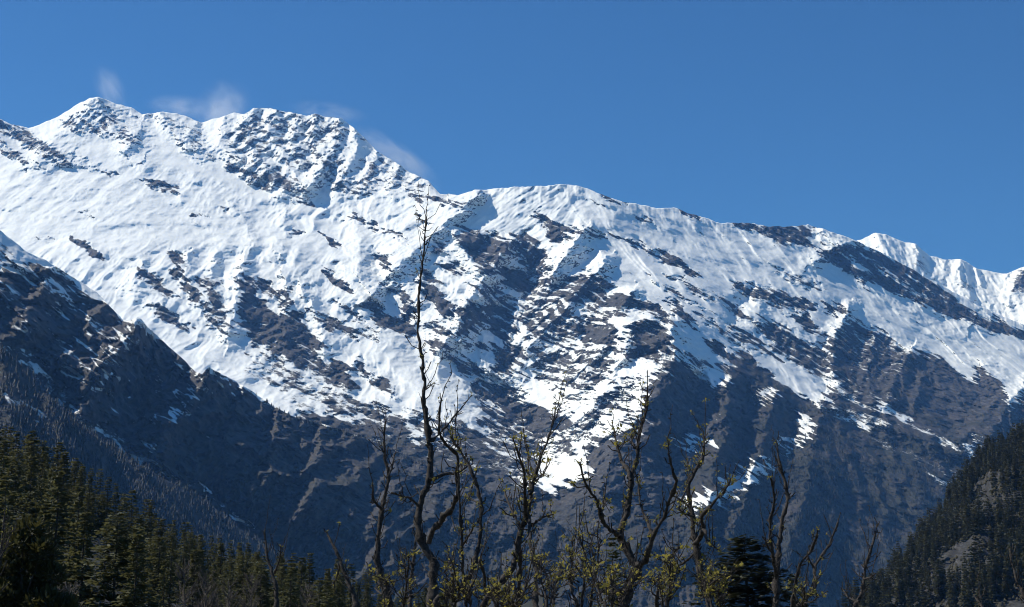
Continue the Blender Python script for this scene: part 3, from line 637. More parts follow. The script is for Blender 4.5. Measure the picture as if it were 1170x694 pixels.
def far_wood(name, L, prob, n, h, seed):
    o, V, PX, PY, snow, vg = L; r = np.random.default_rng(seed)
    p = np.clip(prob(PX, PY, snow, vg, V), 0, None); p = p*(V[..., 1]/6000)**2 if False else p
    c = np.cumsum(p.ravel()); idx = np.searchsorted(c, r.random(n)*c[-1])
    P = V.reshape(-1, 3)[idx]+np.c_[r.normal(0, 2, (n, 2)), np.zeros(n)]
    H = h[0]+(h[1]-h[0])*r.random(n)**1.3; W = H*(.22+.2*r.random(n))
    P[:, 2] -= 1.0
    v, t = cones(P, H, W, seed+1)
    return tag(mesh_np(name, v, t, M_FAR, smooth=False), kind='stuff')
def clump(V, l, seed, lo=-.2): return np.clip(fbm(V[..., 0]/l, V[..., 1]/l, V[..., 2]/l, 3, seed, .6)-lo, 0, 1)
far_wood("wood_below_gully", wood, lambda X, Y, s, v, V: (s < .35)*(Y < 700)*(X > -80)*(.5+clump(V, 120, 3)*2), 10000, (11, 22), 1)
far_wood("wood_on_spur", spur, lambda X, Y, s, v, V: (s < .4)*((np.abs(Y-curve(SPUR_TOP, X)) < 5)*(X > 290)*1.6+sst(500, 640, Y)*.25*clump(V, 120, 5)+sst(430, 480, X-0*Y)*.15+.03*(X > 60)*clump(V, 90, 6)), 5200, (8, 17), 2)
far_wood("wood_on_mountain", main, lambda X, Y, s, v, V: (s < .45)*(sst(820, 880, X)*sst(0, 60, Y-np.interp(X, [820,900,950,1020,1110,1300], [560,470,450,480,480,470]))*(.2+clump(V, 260, 7)*1.6)
     +sst(560, 620, Y)*clump(V, 220, 8)*.8+.025*(Y > 400)*clump(V, 150, 9)), 15000, (10, 21), 3)

# ------------------------------------------------------------------ conifers
def bark_mat(name, a, b_, scale=9):
    m, t, b = mat(name)
    g = t.nodes.new("ShaderNodeTexCoord")
    q = N(t, "ShaderNodeTexNoise"); q.inputs["Scale"].default_value = scale; q.inputs["Detail"].default_value = 7; q.inputs["Roughness"].default_value = .7; t.links.new(g.outputs["Object"], q.inputs["Vector"])
    t.links.new(ramp(t, q.outputs["Fac"], [(.35, a), (.65, b_)]), b.inputs["Base Color"]); b.inputs["Roughness"].default_value = .9
    bm = N(t, "ShaderNodeBump"); bm.inputs["Strength"].default_value = .8; bm.inputs["Distance"].default_value = .02
    t.links.new(q.outputs["Fac"], bm.inputs["Height"]); t.links.new(bm.outputs[0], b.inputs["Normal"])
    return m
M_BARK = bark_mat("conifer_bark", (.03, .024, .018), (.09, .072, .055), 4)
M_CON = leaf_mat("conifer_needles", (.024, .036, .016), (.120, .115, .044), .45, .25)
M_CEDAR = leaf_mat("cedar_needles", (.012, .018, .010), (.048, .052, .024), .45, .1)

def tube(P, R, k=6, seed=0, rough=0.0):
    P = np.asarray(P, float); R = np.asarray(R, float); n = len(P)
    T = np.gradient(P, axis=0); T /= np.linalg.norm(T, axis=1, keepdims=True)+1e-9
    ref = np.where(np.abs(T[:, 1:2]) < .9, np.array([[0, 1.0, 0]]), np.array([[1.0, 0, 0]]))
    U = np.cross(T, ref); U /= np.linalg.norm(U, axis=1, keepdims=True)+1e-9; W = np.cross(T, U)
    a = np.arange(k)*2*math.pi/k
    rr = R[:, None]*np.ones((1, k))
    if rough:
        r = np.random.default_rng(seed); rr = rr*(1+rough*r.normal(0, 1, (n, k)))
        rr = rr*(1+rough*1.2*r.normal(0, 1, (n, 1)))
    V = P[:, None]+rr[..., None]*(np.cos(a)[None, :, None]*U[:, None]+np.sin(a)[None, :, None]*W[:, None])
    i = np.arange(n*k).reshape(n, k); q = np.stack([i[:-1], np.roll(i, -1, 1)[:-1], np.roll(i, -1, 1)[1:], i[1:]], -1).reshape(-1, 4)
    V = np.concatenate([V.reshape(-1, 3), P[-1:]+T[-1:]*R[-1]]); tip = n*k
    cap = np.stack([i[-1], np.roll(i[-1], -1), np.full(k, tip), np.full(k, tip)], -1)
    return V, np.concatenate([q, cap])
class Acc:
    def __init__(s): s.V, s.Q, s.n = [], [], 0
    def add(s, V, Q): s.V.append(np.asarray(V)); s.Q.append(np.asarray(Q)+s.n); s.n += len(V)
    def build(s, name, m, parent=None, smooth=True):
        Q = np.concatenate(s.Q); V = np.concatenate(s.V)
        if Q.shape[1] == 4 and (Q[:, 2] == Q[:, 3]).any():
            bm_ = Q[:, 2] == Q[:, 3]; me = bpy.data.meshes.new(name)
            me.from_pydata(V.tolist(), [], [q[:3].tolist() if d else q.tolist() for q, d in zip(Q, bm_)])
            me.polygons.foreach_set("use_smooth", np.full(len(Q), smooth)); me.materials.append(m); me.update()
            o = bpy.data.objects.new(name, me); COL.objects.link(o)
            if parent: o.parent = parent
            return o
        return mesh_np(name, V, Q, m, None, parent, smooth)

def sprays(C0, D0, L, Wd, r):
    """flat needle sprays: centre line from C0 along D0, as kite quads with a random roll"""
    n = len(C0); D0 = D0/(np.linalg.norm(D0, axis=1, keepdims=True)+1e-9)
    up = np.array([[0, 0, 1.0]])+r.normal(0, .45, (n, 3)); S = np.cross(D0, up); S /= np.linalg.norm(S, axis=1, keepdims=True)+1e-9
    V = np.stack([C0, C0+D0*L[:, None]*.45+S*Wd[:, None]*.5, C0+D0*L[:, None], C0+D0*L[:, None]*.45-S*Wd[:, None]*.5], 1)
    V[:, 1:, 2] += r.normal(0, .06, (n, 3))*L[:, None]
    return V.reshape(-1, 3), np.arange(n*4).reshape(n, 4)
def conifer_mesh(name, H, seed, rmax=.17, gap=.0, flat=False, whorls=34, droop=.35, base=.06, m=None, dens=1.0, spray=.058):
    """-> (trunk mesh, crown mesh) of a fir: whorls of drooping boughs feathered with sprays"""
    r = np.random.default_rng(seed)
    z = np.linspace(0, 1, 9); P = np.stack([r.normal(0, .004, 9)*H*z, r.normal(0, .004, 9)*H*z, z*H*.985], -1)
    tv, tq = tube(P, .014*H*(1-z*.96)+.01, 7, seed, .05)
    a = Acc(); a.add(tv, tq); cr = Acc()
    ex = r.uniform(.5, .95); lob = r.uniform(0, 6.28, 2); la = r.uniform(.05, .25)
    for w_ in range(whorls):
        h = base+(1-base)*(w_+.5*r.random())/whorls
        prof = (1-h)**ex*(.62+.38*min(1, (h-base)*6+.2))
        if flat: prof = (1-h**2.2)**.6*(.55+.45*min(1, (h-base)*4))
        nb = int(r.integers(5, 8)*dens); a0 = r.random()*6.28; rw = r.uniform(.6, 1.2)
        for b_ in range(nb):
            if r.random() < gap: continue
            an = a0+b_*6.283/nb+r.normal(0, .25); R = max(H*rmax*prof*rw*r.uniform(.55, 1.25)*(1+la*math.sin(an+lob[0])+la*math.sin(an+h*9+lob[1])), .012*H)
            el = (.55*h+.02-droop*.4*(1-h)) if not flat else r.normal(.10, .13)
            d = np.array([math.cos(an)*math.cos(el), math.sin(an)*math.cos(el), math.sin(el)])
            ns = max(5, int(R/H*95)); t = np.sort(r.random(ns))**.8
            ax = np.array([0, 0, h*H])+d[None]*(R*t)[:, None]; ax[:, 2] -= droop*R*t**2*.55
            if flat: ax[:, 2] += r.normal(0, .013*H, ns)
            side = np.array([-math.sin(an), math.cos(an), 0])
            yaw = r.choice([-1, 1], ns)*r.uniform(.1, 1.1, ns)
            dd = d[None]*np.cos(yaw)[:, None]+side[None]*np.sin(yaw)[:, None]; dd[:, 2] -= droop*.5*t+(0 if flat else .15)
            L = H*spray*r.uniform(.6, 1.3, ns)*(1.15-.5*t)*(1-.35*h)
            cr.add(*sprays(ax, dd, L, L*r.uniform(.6, 1.0, ns), r))
    to = a.build(name+"_t", M_BARK); co = cr.build(name+"_c", m or M_CON, None, False)
    res = (to.data, co.data)
    for o in (to, co): bpy.data.objects.remove(o)
    return res
def put_tree(kind, meshes, loc, sc, rot, label, cat, group=None, wide=1.0):
    e = bpy.data.objects.new(kind, None); COL.objects.link(e); e.location = loc; e.rotation_euler = (0, 0, rot); e.scale = (sc*wide, sc*wide, sc)
    tag(e, label, cat, group)
    for nm, me in zip(("trunk", "crown"), meshes):
        o = bpy.data.objects.new(nm, me); COL.objects.link(o); o.parent = e
    return e

FIRS = [conifer_mesh("fir", 16, 100+i, (.19, .21, .23, .25, .20, .27)[i], (.08, .15, .2, .12, .28, .18)[i], whorls=(36, 34, 32, 30, 34, 28)[i]) for i in range(6)]
FIRS += [conifer_mesh('fir', 16, 140+i, (.24, .28, .22)[i], .22, i == 1, (24, 18, 30)[i], (.3, .12, .45)[i], .1, dens=(1.1, 1.7, 1.0)[i]) for i in range(3)]
# --- the forested hillside at left
TOPS_L = [(-150,440),(-60,478),(0,480),(30,487),(60,503),(95,520),(120,540),(150,556),(180,573),(205,590),(230,604),(270,614),(320,622),(380,634),(420,648),(480,664),(560,690)]
r = np.random.default_rng(12)
cand = []
def ground_left(px, D):
    X = np.array([[px]]); return float(h_left(X, np.array([[D]]))[0, 0])
tries = 0
while len(cand) < 218 and tries < 14000:
    tries += 1
    px = r.uniform(-45, 520); dc = float(DCR_L(px)); D = dc*(1.03-.72*r.random()**1.35)
    a_, _ = ae(px, 600.0); x = float(a_*D)
    if any((x-c[0])**2+(D-c[1])**2 < (4.0 if px > 250 else 4.6)**2 for c in cand): continue
    g = ground_left(px, D); H = r.uniform(12, 20)
    top = float(curve(TOPS_L, px))+abs(r.normal(0, 7))+max(0, (dc-D))*r.uniform(.05, .5)
    if top > 705: continue
    _, e_ = ae(px, top); Hm = float(e_)*D+CAMZ-g
    if Hm < 7.5: continue
    H = min(Hm, 23)
    cand.append((x, D, g, H, px, top))
cand.sort(key=lambda c: c[4])
special = {}
def near(px, top=None, D=None):
    k = min(range(len(cand)), key=lambda i: abs(cand[i][4]-px)+.4*abs(cand[i][5]-(top or cand[i][5])) + (1e6 if i in special else 0)); return k
special[near(2, 482)] = "conifer at the uppermost left end of the forest skyline"
special[near(120, 590)] = "olive green conifer standing out in the middle of the left forest"
special[near(205, 592)] = "conifer on the forest skyline where the slope of treetops steepens"
for i, (x, D, g, H, px, top) in enumerate(cand):
    put_tree("conifer_tree", FIRS[r.integers(0, 9)], (x, D, g-.3), H/16, r.random()*6.28,
             special.get(i, "dark green conifer crowded among others in the dense forest on the left hillside"), "tree", "conifers of the left hillside forest", r.uniform(.8, 1.4))

# --- the right hillside
def ground_right(px, D): return float(h_right(np.array([[px]], float), np.array([[D]], float))[0, 0])
M_DARK = leaf_mat('dark_needles', (.022, .028, .013), (.095, .092, .040), .4, .15)
SMALL = [conifer_mesh("small_fir", 16, 310+i, (.13, .16, .18, .14)[i], .10, whorls=15, dens=.9, m=M_DARK, spray=.12) for i in range(4)]
r = np.random.default_rng(15); n = 7000
px = r.uniform(950, 1240, n); dc = DCR_R(px); D = dc*(1.01-.44*r.random(n)); x = ae(px, 600.0)[0]*D
dens = fbm(x/75, D/120, x*0, 3, 41)+r.normal(0, .16, n); g = h_right(px[None], D[None])[0]
py = 347-F*np.tan(np.arctan2(g-CAMZ, D)-PITCH); ok = (dens > .02)&(py < 712)&(py > 440)
order = np.where(ok)[0]; cand2 = []; occ = {}
for i in order:
    key = (int(x[i]//7), int(D[i]//10))
    if key in occ: continue
    occ[key] = 1; cand2.append((x[i], D[i], g[i], r.uniform(14, 28), px[i]))
cand2.sort(key=lambda c: (not (c[4] < 1172), -c[3]/c[1]))
for i, (x_, D_, g_, H, px_) in enumerate(cand2[:76]):
    put_tree("conifer_tree", SMALL[r.integers(0, 4)], (x_, D_, g_-.4), H/16, r.random()*6.28,
             "small blue green conifer scattered among others over the rocky right hillside", "tree", "conifers on the right hillside", r.uniform(.8, 1.2))
def stamp(name, meshes, spots, m, seed):
    """many copies of a few small trees as one wood"""
    r = np.random.default_rng(seed); VV, QQ, n0 = [], [], 0; base = []
    for _, me in meshes:
        v = np.empty(len(me.vertices)*3, np.float32); me.vertices.foreach_get("co", v); q = np.empty(len(me.loops), np.int32); me.loops.foreach_get("vertex_index", q); base.append((v.reshape(-1, 3), q.reshape(-1, 4)))
    for (x_, D_, g_, H, *_r) in spots:
        v, q = base[r.integers(0, len(base))]; a = r.random()*6.28; c, s_ = math.cos(a), math.sin(a); k = H/16; w_ = k*r.uniform(.8, 1.2)
        VV.append(np.stack([(v[:, 0]*c-v[:, 1]*s_)*w_+x_, (v[:, 0]*s_+v[:, 1]*c)*w_+D_, v[:, 2]*k+g_-.4], -1)); QQ.append(q+n0); n0 += len(v)
    return tag(mesh_np(name, np.concatenate(VV), np.concatenate(QQ), m, smooth=False), kind='stuff')
stamp("hillside_wood", SMALL, cand2[76:], M_DARK, 9)
# low scrub between the trees of that hillside
r = np.random.default_rng(19); n = 14000
px = r.uniform(950, 1260, n); dc = DCR_R(px); D = dc*(1.0-.44*r.random(n)); a_, _ = ae(px, 600.0); g = h_right(px[None], D[None])[0]
P = np.stack([a_*D, D, g-.2], -1); H = r.uniform(1, 4, n); sel = fbm(P[:, 0]/40, P[:, 1]/60, P[:, 2]/40, 3, 47) > -.2; P, H = P[sel], H[sel]; n = len(P)
v, t_ = cones(P, H, H*r.uniform(.8, 1.6, n), 29)
M_SCRUB = leaf_mat("hillside_scrub", (.024, .024, .012), (.11, .088, .050), .0)
tag(mesh_np("hillside_scrub", v, t_, M_SCRUB, smooth=False), kind='stuff')

# --- cedars and pines nearer by
def top_tree(kind, meshes, H0, px, py, D, label, cat="tree", group=None, rot=0, wide=1.0):
    p = pt(px, py, D); return put_tree(kind, meshes, (float(p[0]), D, 0), float(p[2])/H0, rot, label, cat, group, wide)
CEDAR = conifer_mesh("cedar", 18, 501, .24, .14, True, 27, .22, .12, M_CEDAR, 1.9)
CEDAR2 = conifer_mesh("cedar", 18, 502, .20, .12, False, 30, .3, .1, M_CEDAR, 1.7)
top_tree("cedar_tree", CEDAR, 18, 851, 613, 150, "broad dark cedar with flat layered branches behind the bare branches right of centre", rot=.4, wide=2.2)
top_tree("cedar_tree", FIRS[3], 16, 700, 614, 165, "dark narrow conifer half hidden behind the forked bare tree", rot=2, wide=1.15)
top_tree("cedar_tree", FIRS[1], 16, 905, 655, 150, "dark conifer at the right shoulder of the broad layered cedar", rot=1, wide=1.1)

# ------------------------------------------------------------------ the bare orchard trees close by
M_WOOD = bark_mat("bare_bark", (.010, .009, .008), (.075, .064, .056), 30)
M_BUD = leaf_mat("young_leaves", (.085, .078, .018), (.30, .26, .058), .0, .35)
def smooth_path(P, step):
    """Catmull-Rom through (x, y, z, r) points"""
    P = np.asarray(P, float); Q = np.vstack([2*P[0]-P[1], P, 2*P[-1]-P[-2]]); out = []
    for i in range(1, len(Q)-2):
        n = max(2, int(np.linalg.norm(Q[i+1, :3]-Q[i, :3])/step))
        t = np.linspace(0, 1, n, endpoint=False)[:, None]; a, b, c, d = Q[i-1], Q[i], Q[i+1], Q[i+2]
        out.append(.5*(2*b+(c-a)*t+(2*a-5*b+4*c-d)*t*t+(3*b-a-3*c+d)*t**3))
    out.append(P[-1:]); return np.vstack(out)
class Bare:
    def __init__(s, label, D, seed, leafy=.3, group="bare branching trees in front"):
        s.D, s.r, s.leafy = D, np.random.default_rng(seed), leafy; s.e = None; s.label = label; s.group = group; s.seed = seed
        s.LV = Acc(); s.has = False
    def path(s, pts, w0, w1, z0, z1):
        """photo pixels + width in pixels -> 3-D, with its own run of depth"""
        P = np.asarray(pts, float); n = len(P); f = np.linspace(0, 1, n); D = s.D+z0+(z1-z0)*f
        q = pt(P[:, 0], P[:, 1], D); R = (w0+(w1-w0)*f**.8)*.5*s.D/F
        return np.c_[q, R]
    def limb(s, name, pts, w0, w1, z0=0., z1=0., trunk=False, spur=1.0):
        r = s.r; Q = s.path(pts, w0, w1, z0, z1)
        if trunk:
            b = Q[0].copy(); b[3] *= 1.25; b[2] = -.05; mid = (Q[0]+b)/2; mid[0] += r.normal(0, .04); b[0] += r.normal(0, .08)
            s.e = bpy.data.objects.new("bare_tree", None); COL.objects.link(s.e); s.e.location = (b[0], b[1], 0); tag(s.e, s.label, "tree", s.group)
            Q = np.vstack([b, mid, Q])
        S = smooth_path(Q, .035); n = len(S)
        jit = np.stack([fbm(S[:, 0]*9+i*7, S[:, 1]*9, S[:, 2]*9, 3, s.seed+i) for i in range(3)], -1)
        S[:, :3] += jit*(.006+S[:, 3:4]*.5)
        knob = np.clip(noise(S[:, 0]*14, S[:, 1]*14, S[:, 2]*14, s.seed+5), 0, 1)
        R = S[:, 3]*(.92+1.1*knob)
        A = Acc(); org = np.array(s.e.location)
        v, q = tube(S[:, :3], R, 7, s.seed, .10); A.add(v-org, q)
        # spur shoots: short, stubby, each with a swollen bud
        T = np.gradient(S[:, :3], axis=0); T /= np.linalg.norm(T, axis=1, keepdims=True)+1e-9
        L = np.linalg.norm(np.diff(S[:, :3], axis=0), axis=1).sum(); m = int(L*19*spur)
        for j in range(m):
            i = int(r.integers(3 if not trunk else min(n//4, 20), n)); 
            if S[i, 2] < 1.6: continue
            side = np.cross(T[i], r.normal(0, 1, 3)); side /= np.linalg.norm(side)+1e-9
            d = side*.8+T[i]*r.uniform(.2, .8); ln = r.choice([.025, .04, .06, .10, .17], p=[.26, .28, .23, .15, .08])*r.uniform(.8, 1.2)
            p0 = S[i, :3]; p1 = p0+d*ln*.6+r.normal(0, .006, 3); p2 = p0+d*ln+np.array([0, 0, ln*.3])+r.normal(0, .006, 3)
            rb = min(R[i]*.6, .0055 if ln > .05 else .0075)
            v, q = tube([p0, p1, p2, p2+d*.012], [rb, rb*.75, rb*.9, rb*.25], 5); A.add(v-org, q)
            if r.random() < s.leafy: s.tuft(p2, r.uniform(.6, 1.2))
        # thin upright shoots
        if name != "twig":
            for j in range(int(L*2.6*spur)+1):
                i = int(r.integers(n//4, n))
                if S[i, 2] < 1.7: continue
                d = T[i]*.5+np.array([0, 0, .9])+r.normal(0, .38, 3); d /= np.linalg.norm(d); ln = r.uniform(.10, .38)
                k_ = np.linspace(0, 1, 7)[:, None]; P_ = S[i, :3]+d*ln*k_+np.array([0, 0, ln*.25])*k_**2+r.normal(0, .007, (7, 3))*(k_ > 0)
                v, q = tube(P_, .0042*(1-.6*k_[:, 0])*(1+.35*r.random(7)), 5); A.add(v-org, q)
                for b_ in range(2, 7):
                    if r.random() < .5:
                        dd = r.normal(0, 1, 3); dd /= np.linalg.norm(dd); v, q = tube([P_[b_], P_[b_]+dd*.014, P_[b_]+dd*.024], [.0035, .0045, .0012], 4); A.add(v-org, q)
                    if r.random() < s.leafy*.45: s.tuft(P_[b_], r.uniform(.5, 1.0))
        A.build(name, M_WOOD, s.e)
        if s.leafy > 0 and r.random() < .5: s.tuft(S[-1, :3], .8)
        return S
    def tuft(s, p, k):
        r = s.r; n = int(r.integers(5, 11)); d = r.normal(0, 1, (n, 3)); d[:, 2] = np.abs(d[:, 2])*.8+.1
        Ls = r.uniform(.018, .042, n)*k; org = np.array(s.e.location)
        v, q = sprays(p[None]-org[None]+r.normal(0, .012, (n, 3)), d, Ls, Ls*r.uniform(.4, .65, n), r); s.LV.add(v, q); s.has = True
    def done(s):
        if s.has: s.LV.build("young_leaves", M_BUD, s.e, False)

T = Bare("tallest bare tree, its thin leader rising far above the others left of centre", 14, 1, .04)
T.limb("trunk", [(494,700),(495,664),(495,643),(483,622),(477,601),(478,582),(487,559),(492,531),(491,510),(488,485),(483,451),(485,436),(481,403),(478,379),(479,334),(484,289),(487,252)], 12.5, 1.6, 0, .6, True)
T.limb("branch", [(489,621),(499,601),(513,585),(522,566),(521,541),(522,520),(511,510),(502,492),(504,457)], 7, 2, 0, -.9)
T.limb("branch", [(491,549),(509,542),(522,541),(533,534)], 4.5, 2.2, .2, .6)
T.limb("branch", [(492,505),(509,489),(523,471),(539,452)], 3, 1.3, .3, 1.0, spur=.5)
T.limb("branch", [(478,578),(470,571),(460,567),(447,563)], 3.2, 1.6, .1, -.5)
T.limb("branch", [(482,447),(490,443),(496,438)], 2, 1.2, .4, .3, spur=1.5)
T.limb("branch", [(487,255),(482,251),(476,251)], 1.6, 1.0, .6, .7)
T.done()
T = Bare("slender bare tree with a short hooked side branch, left of the tallest one", 15.5, 2, .06)
T.limb("trunk", [(446,700),(436,661),(431,636),(434,601),(439,570),(444,545),(439,517),(440,482)], 9, 1.8, 0, .4, True, 1.4)
T.limb("branch", [(436,582),(427,571),(426,555)], 3.6, 2, 0, -.3)
T.limb("branch", [(444,546),(449,530),(450,519)], 2.5, 1.2, .2, .5)
T.done()
T = Bare("thin straight bare stem close beside the foot of the tallest tree", 15, 3, .1)
T.limb("trunk", [(469,700),(469,680),(471,647),(474,626),(476,612),(480,596)], 5, 1.5, 0, .3, True)
T.done()
T = Bare("bare tree with two curved upright limbs just right of the tallest one", 12.5, 4, .28)
T.limb("trunk", [(497,700),(509,682),(523,673),(538,654),(546,629),(550,598),(548,570),(539,538),(531,524),(518,503),(516,496)], 8, 2.2, 0, .7, True, 1.3)
T.limb("branch", [(538,656),(549,640),(553,661),(556,690)], 4, 3.5, .3, .9)
T.limb("branch", [(533,700),(529,657),(527,608),(525,570),(523,531)], 4.2, 1.8, .5, .1)
T.limb("branch", [(549,590),(556,585),(561,580)], 2.5, 1.2, .6, .4)
T.limb("branch", [(548,575),(540,572),(534,566)], 2.5, 1.4, .5, .8)
T.limb("branch", [(528,625),(536,612),(541,600)], 2.5, 1.2, .4, 0)
T.done()
T = Bare("leaning bare tree with pale curved trunk and thin forked top, centre", 13, 5, .42)
T.limb("trunk", [(550,704),(572,668),(586,647),(593,615),(605,580),(610,552),(619,520),(626,503),(632,482),(634,469)], 8, 1.6, 0, .5, True, 1.5)
T.limb("branch", [(592,700),(594,661),(595,640),(594,619),(600,595)], 6, 3, .8, .2)
T.limb("branch", [(612,700),(612,647),(607,625),(605,605),(604,588)], 5.5, 3.5, -.6, .1)
T.limb("branch", [(601,590),(600,566),(599,538),(592,518),(586,501)], 4, 1.3, .1, -.7)
T.limb("branch", [(606,565),(604,540),(603,510)], 3.5, 1.6, .2, .7)
T.limb("branch", [(608,600),(619,592),(633,587)], 4, 1.4, 0, .5)
T.limb("branch", [(593,598),(585,583),(579,570),(576,560)], 3, 1.3, .1, .6)
T.limb("branch", [(612,550),(622,540),(628,528)], 2.2, 1.0, .3, -.4)
T.done()
T = Bare("stout bare tree forking low into a crooked Y, right of centre", 12, 6, .36)
T.limb("trunk", [(714,704),(721,668),(728,647),(717,631),(709,612),(716,586),(721,559),(721,542),(727,529),(730,498),(738,468),(739,447)], 12, 2.2, 0, .5, True, 1.4)
T.limb("branch", [(709,614),(701,608),(694,603),(685,586),(681,571),(669,553),(663,529)], 6, 2, .1, -.8)
T.limb("branch", [(721,548),(716,534),(709,525),(704,506),(701,487)], 5, 1.8, .2, .9)
T.limb("branch", [(729,646),(736,640),(742,628),(749,607),(761,586),(768,563),(774,548)], 8, 2.8, 0, -.5)
T.limb("branch", [(773,549),(768,536),(764,520),(763,500)], 3, 1.6, -.5, -.7)
T.limb("branch", [(745,612),(740,597),(734,582),(730,566),(730,552)], 3.5, 1.4, -.2, .6)
T.limb("branch", [(686,588),(690,578),(692,571)], 2.8, 1.4, -.4, 0)
T.limb("branch", [(724,512),(722,500),(723,487)], 2.4, 1.2, .4, .8)
T.limb("branch", [(768,566),(776,570),(783,575)], 2.2, 1.2, -.4, 0)
T.done()
T = Bare("bushy bare tree with a curved right arm, between the forked tree and the cedar", 13.5, 7, .42)
T.limb("trunk", [(812,704),(801,662),(797,635),(793,609),(789,578),(787,555),(795,536),(803,521),(804,507),(804,493)], 10, 1.8, 0, .5, True, 1.8)
T.limb("branch", [(794,622),(804,605),(803,590),(816,573),(829,559),(834,546)], 6, 1.6, .1, -.7)
T.limb("branch", [(804,606),(809,618),(820,628)], 4, 2, -.1, -.5)
T.limb("branch", [(787,557),(786,544),(786,529)], 3, 1.5, .3, .7)
T.limb("branch", [(796,630),(786,640),(772,650),(762,668)], 4, 2, .1, .7)
T.limb("branch", [(752,702),(751,680),(757,655),(766,636),(776,625)], 5, 2.5, 1.0, .4)
T.limb("branch", [(791,590),(781,586),(775,580)], 3, 1.4, .1, -.4)
T.done()
T = Bare("bare tree with paired upright stems in front of the cedar", 15, 8, .05)
T.limb("trunk", [(886,704),(888,652),(891,619),(894,594),(900,569),(895,545),(890,526),(888,506)], 8, 1.8, 0, .5, True, 1.6)
T.limb("branch", [(888,660),(885,648),(883,634),(880,603),(885,572),(883,557),(880,546)], 5.5, 1.7, 0, -.6, spur=1.5)
T.limb("branch", [(884,636),(877,623),(871,613)], 3, 1.5, -.2, -.6)
T.limb("branch", [(904,702),(918,686),(928,677),(932,665),(931,650),(942,631),(952,612),(957,597)], 6.5, 2.2, .4, 1.0, spur=1.4)
T.limb("branch", [(905,696),(908,677),(912,650),(925,631),(932,616),(934,605)], 5, 1.8, .4, -.2)
T.limb("branch", [(930,650),(925,640),(922,634)], 2.6, 1.4, .8, .5)
T.done()
T = Bare("small bare leaning stem with knobbly spurs, right of the cedar", 16, 9, .0)
T.limb("trunk", [(977,704),(980,688),(986,671),(988,653),(994,631),(999,616),(1002,600)], 6, 1.7, 0, .4, True, 1.7)
T.limb("branch", [(981,688),(970,683),(963,674)], 3, 1.3, 0, .5)
T.limb("branch", [(987,662),(995,660),(1000,655)], 2.5, 1.3, .1, -.3)
T.done()
T = Bare("dark bare stem with one pale side twig, standing before the left forest", 18, 10, .03)
T.limb("trunk", [(315,704),(315,672),(312,657),(306,641),(304,624),(302,606)], 6.5, 1.8, 0, .3, True)
T.limb("branch", [(313,655),(319,641),(321,624)], 2.8, 1.2, 0, -.4)
T.done()
T = Bare("dark bare stem leaning to the left, before the bottom treetops left of centre", 17, 11, .06)
T.limb("trunk", [(408,706),(399,669),(392,651),(386,633),(378.5,619),(373,608)], 6.5, 2, 0, .4, True)
T.limb("branch", [(389,642),(386,655),(381,668)], 2.5, 1.4, .2, .6)
T.done()
T = Bare("bare twig reaching up at the lower right edge before the right hillside", 14, 12, .0)
T.limb("trunk", [(1176,704),(1169,680),(1161,659),(1156,643),(1153,628)], 5, 1.6, 0, .3, True)
T.done()
T = Bare("pale bare twig at the bottom edge below the right hillside", 15, 13, .0)
T.limb("trunk", [(1128,712),(1122,693),(1117,686),(1112,680)], 4, 1.6, 0, .2, True)
T.done()
T = Bare("thin budding sapling at the very left edge, beside the bushy pine", 16, 14, .25)
T.limb("trunk", [(-12,704),(-6,670),(0,640),(3,610),(6,585)], 4, 1.4, 0, .3, True, 1.6)
T.limb("branch", [(0,640),(8,622),(14,606)], 2.4, 1.0, .1, .4)
T.done()

# young shrubs along the bottom edge
SH = [(455,12,"left of the tallest tree"),(520,11.5,"below the curved limbs right of the tallest tree"),(575,11,"around the foot of the leaning pale tree"),(628,11.5,"between the leaning tree and the forked tree"),
      (665,12.5,"with three thin upright stems left of the forked tree"),(700,10.5,"at the foot of the forked tree"),(760,11,"between the forked tree and the bushy tree"),(818,11.5,"at the foot of the bushy tree, left of the cedar"),(930,13,"right of the cedar")]
for i, (px, D, where) in enumerate(SH):
    s_ = Bare("leafy shrub of thin stems "+where, D, 60+i, .24, "budding shrubs along the bottom"); rr_ = np.random.default_rng(80+i); first = True
    tops = [(654,615),(661,612),(682,608)] if px == 665 else [(px+rr_.uniform(-26, 26), rr_.uniform(634, 682)) for _ in range(3 if px < 900 else 1)]
    if px in (628, 455): tops = tops[:2]
    for (tx, ty) in tops:
        bx = px+(tx-px)*.4; P = [(bx, 706), (bx+(tx-bx)*.3+rr_.normal(0, 4), 706-(706-ty)*.35), (bx+(tx-bx)*.7+rr_.normal(0, 4), 706-(706-ty)*.7), (tx, ty)]
        S = s_.limb("stem", P, 3.6, 1.2, rr_.uniform(-.4, .4), rr_.uniform(-.6, .6), first, 1.6); 
        if first: s_.e.name = "shrub"; s_.e["category"] = "shrub"
        first = False
        for _ in range(3):
            k = rr_.uniform(.3, .85); x0 = bx+(tx-bx)*k; y0 = 706-(706-ty)*k
            s_.limb("twig", [(x0, y0), (x0+rr_.normal(0, 7), y0-rr_.uniform(6, 12)), (x0+rr_.normal(0, 13), y0-rr_.uniform(14, 30))], 1.8, .9, rr_.uniform(-.3, .3), rr_.uniform(-.5, .5), spur=2.2)
    s_.done()

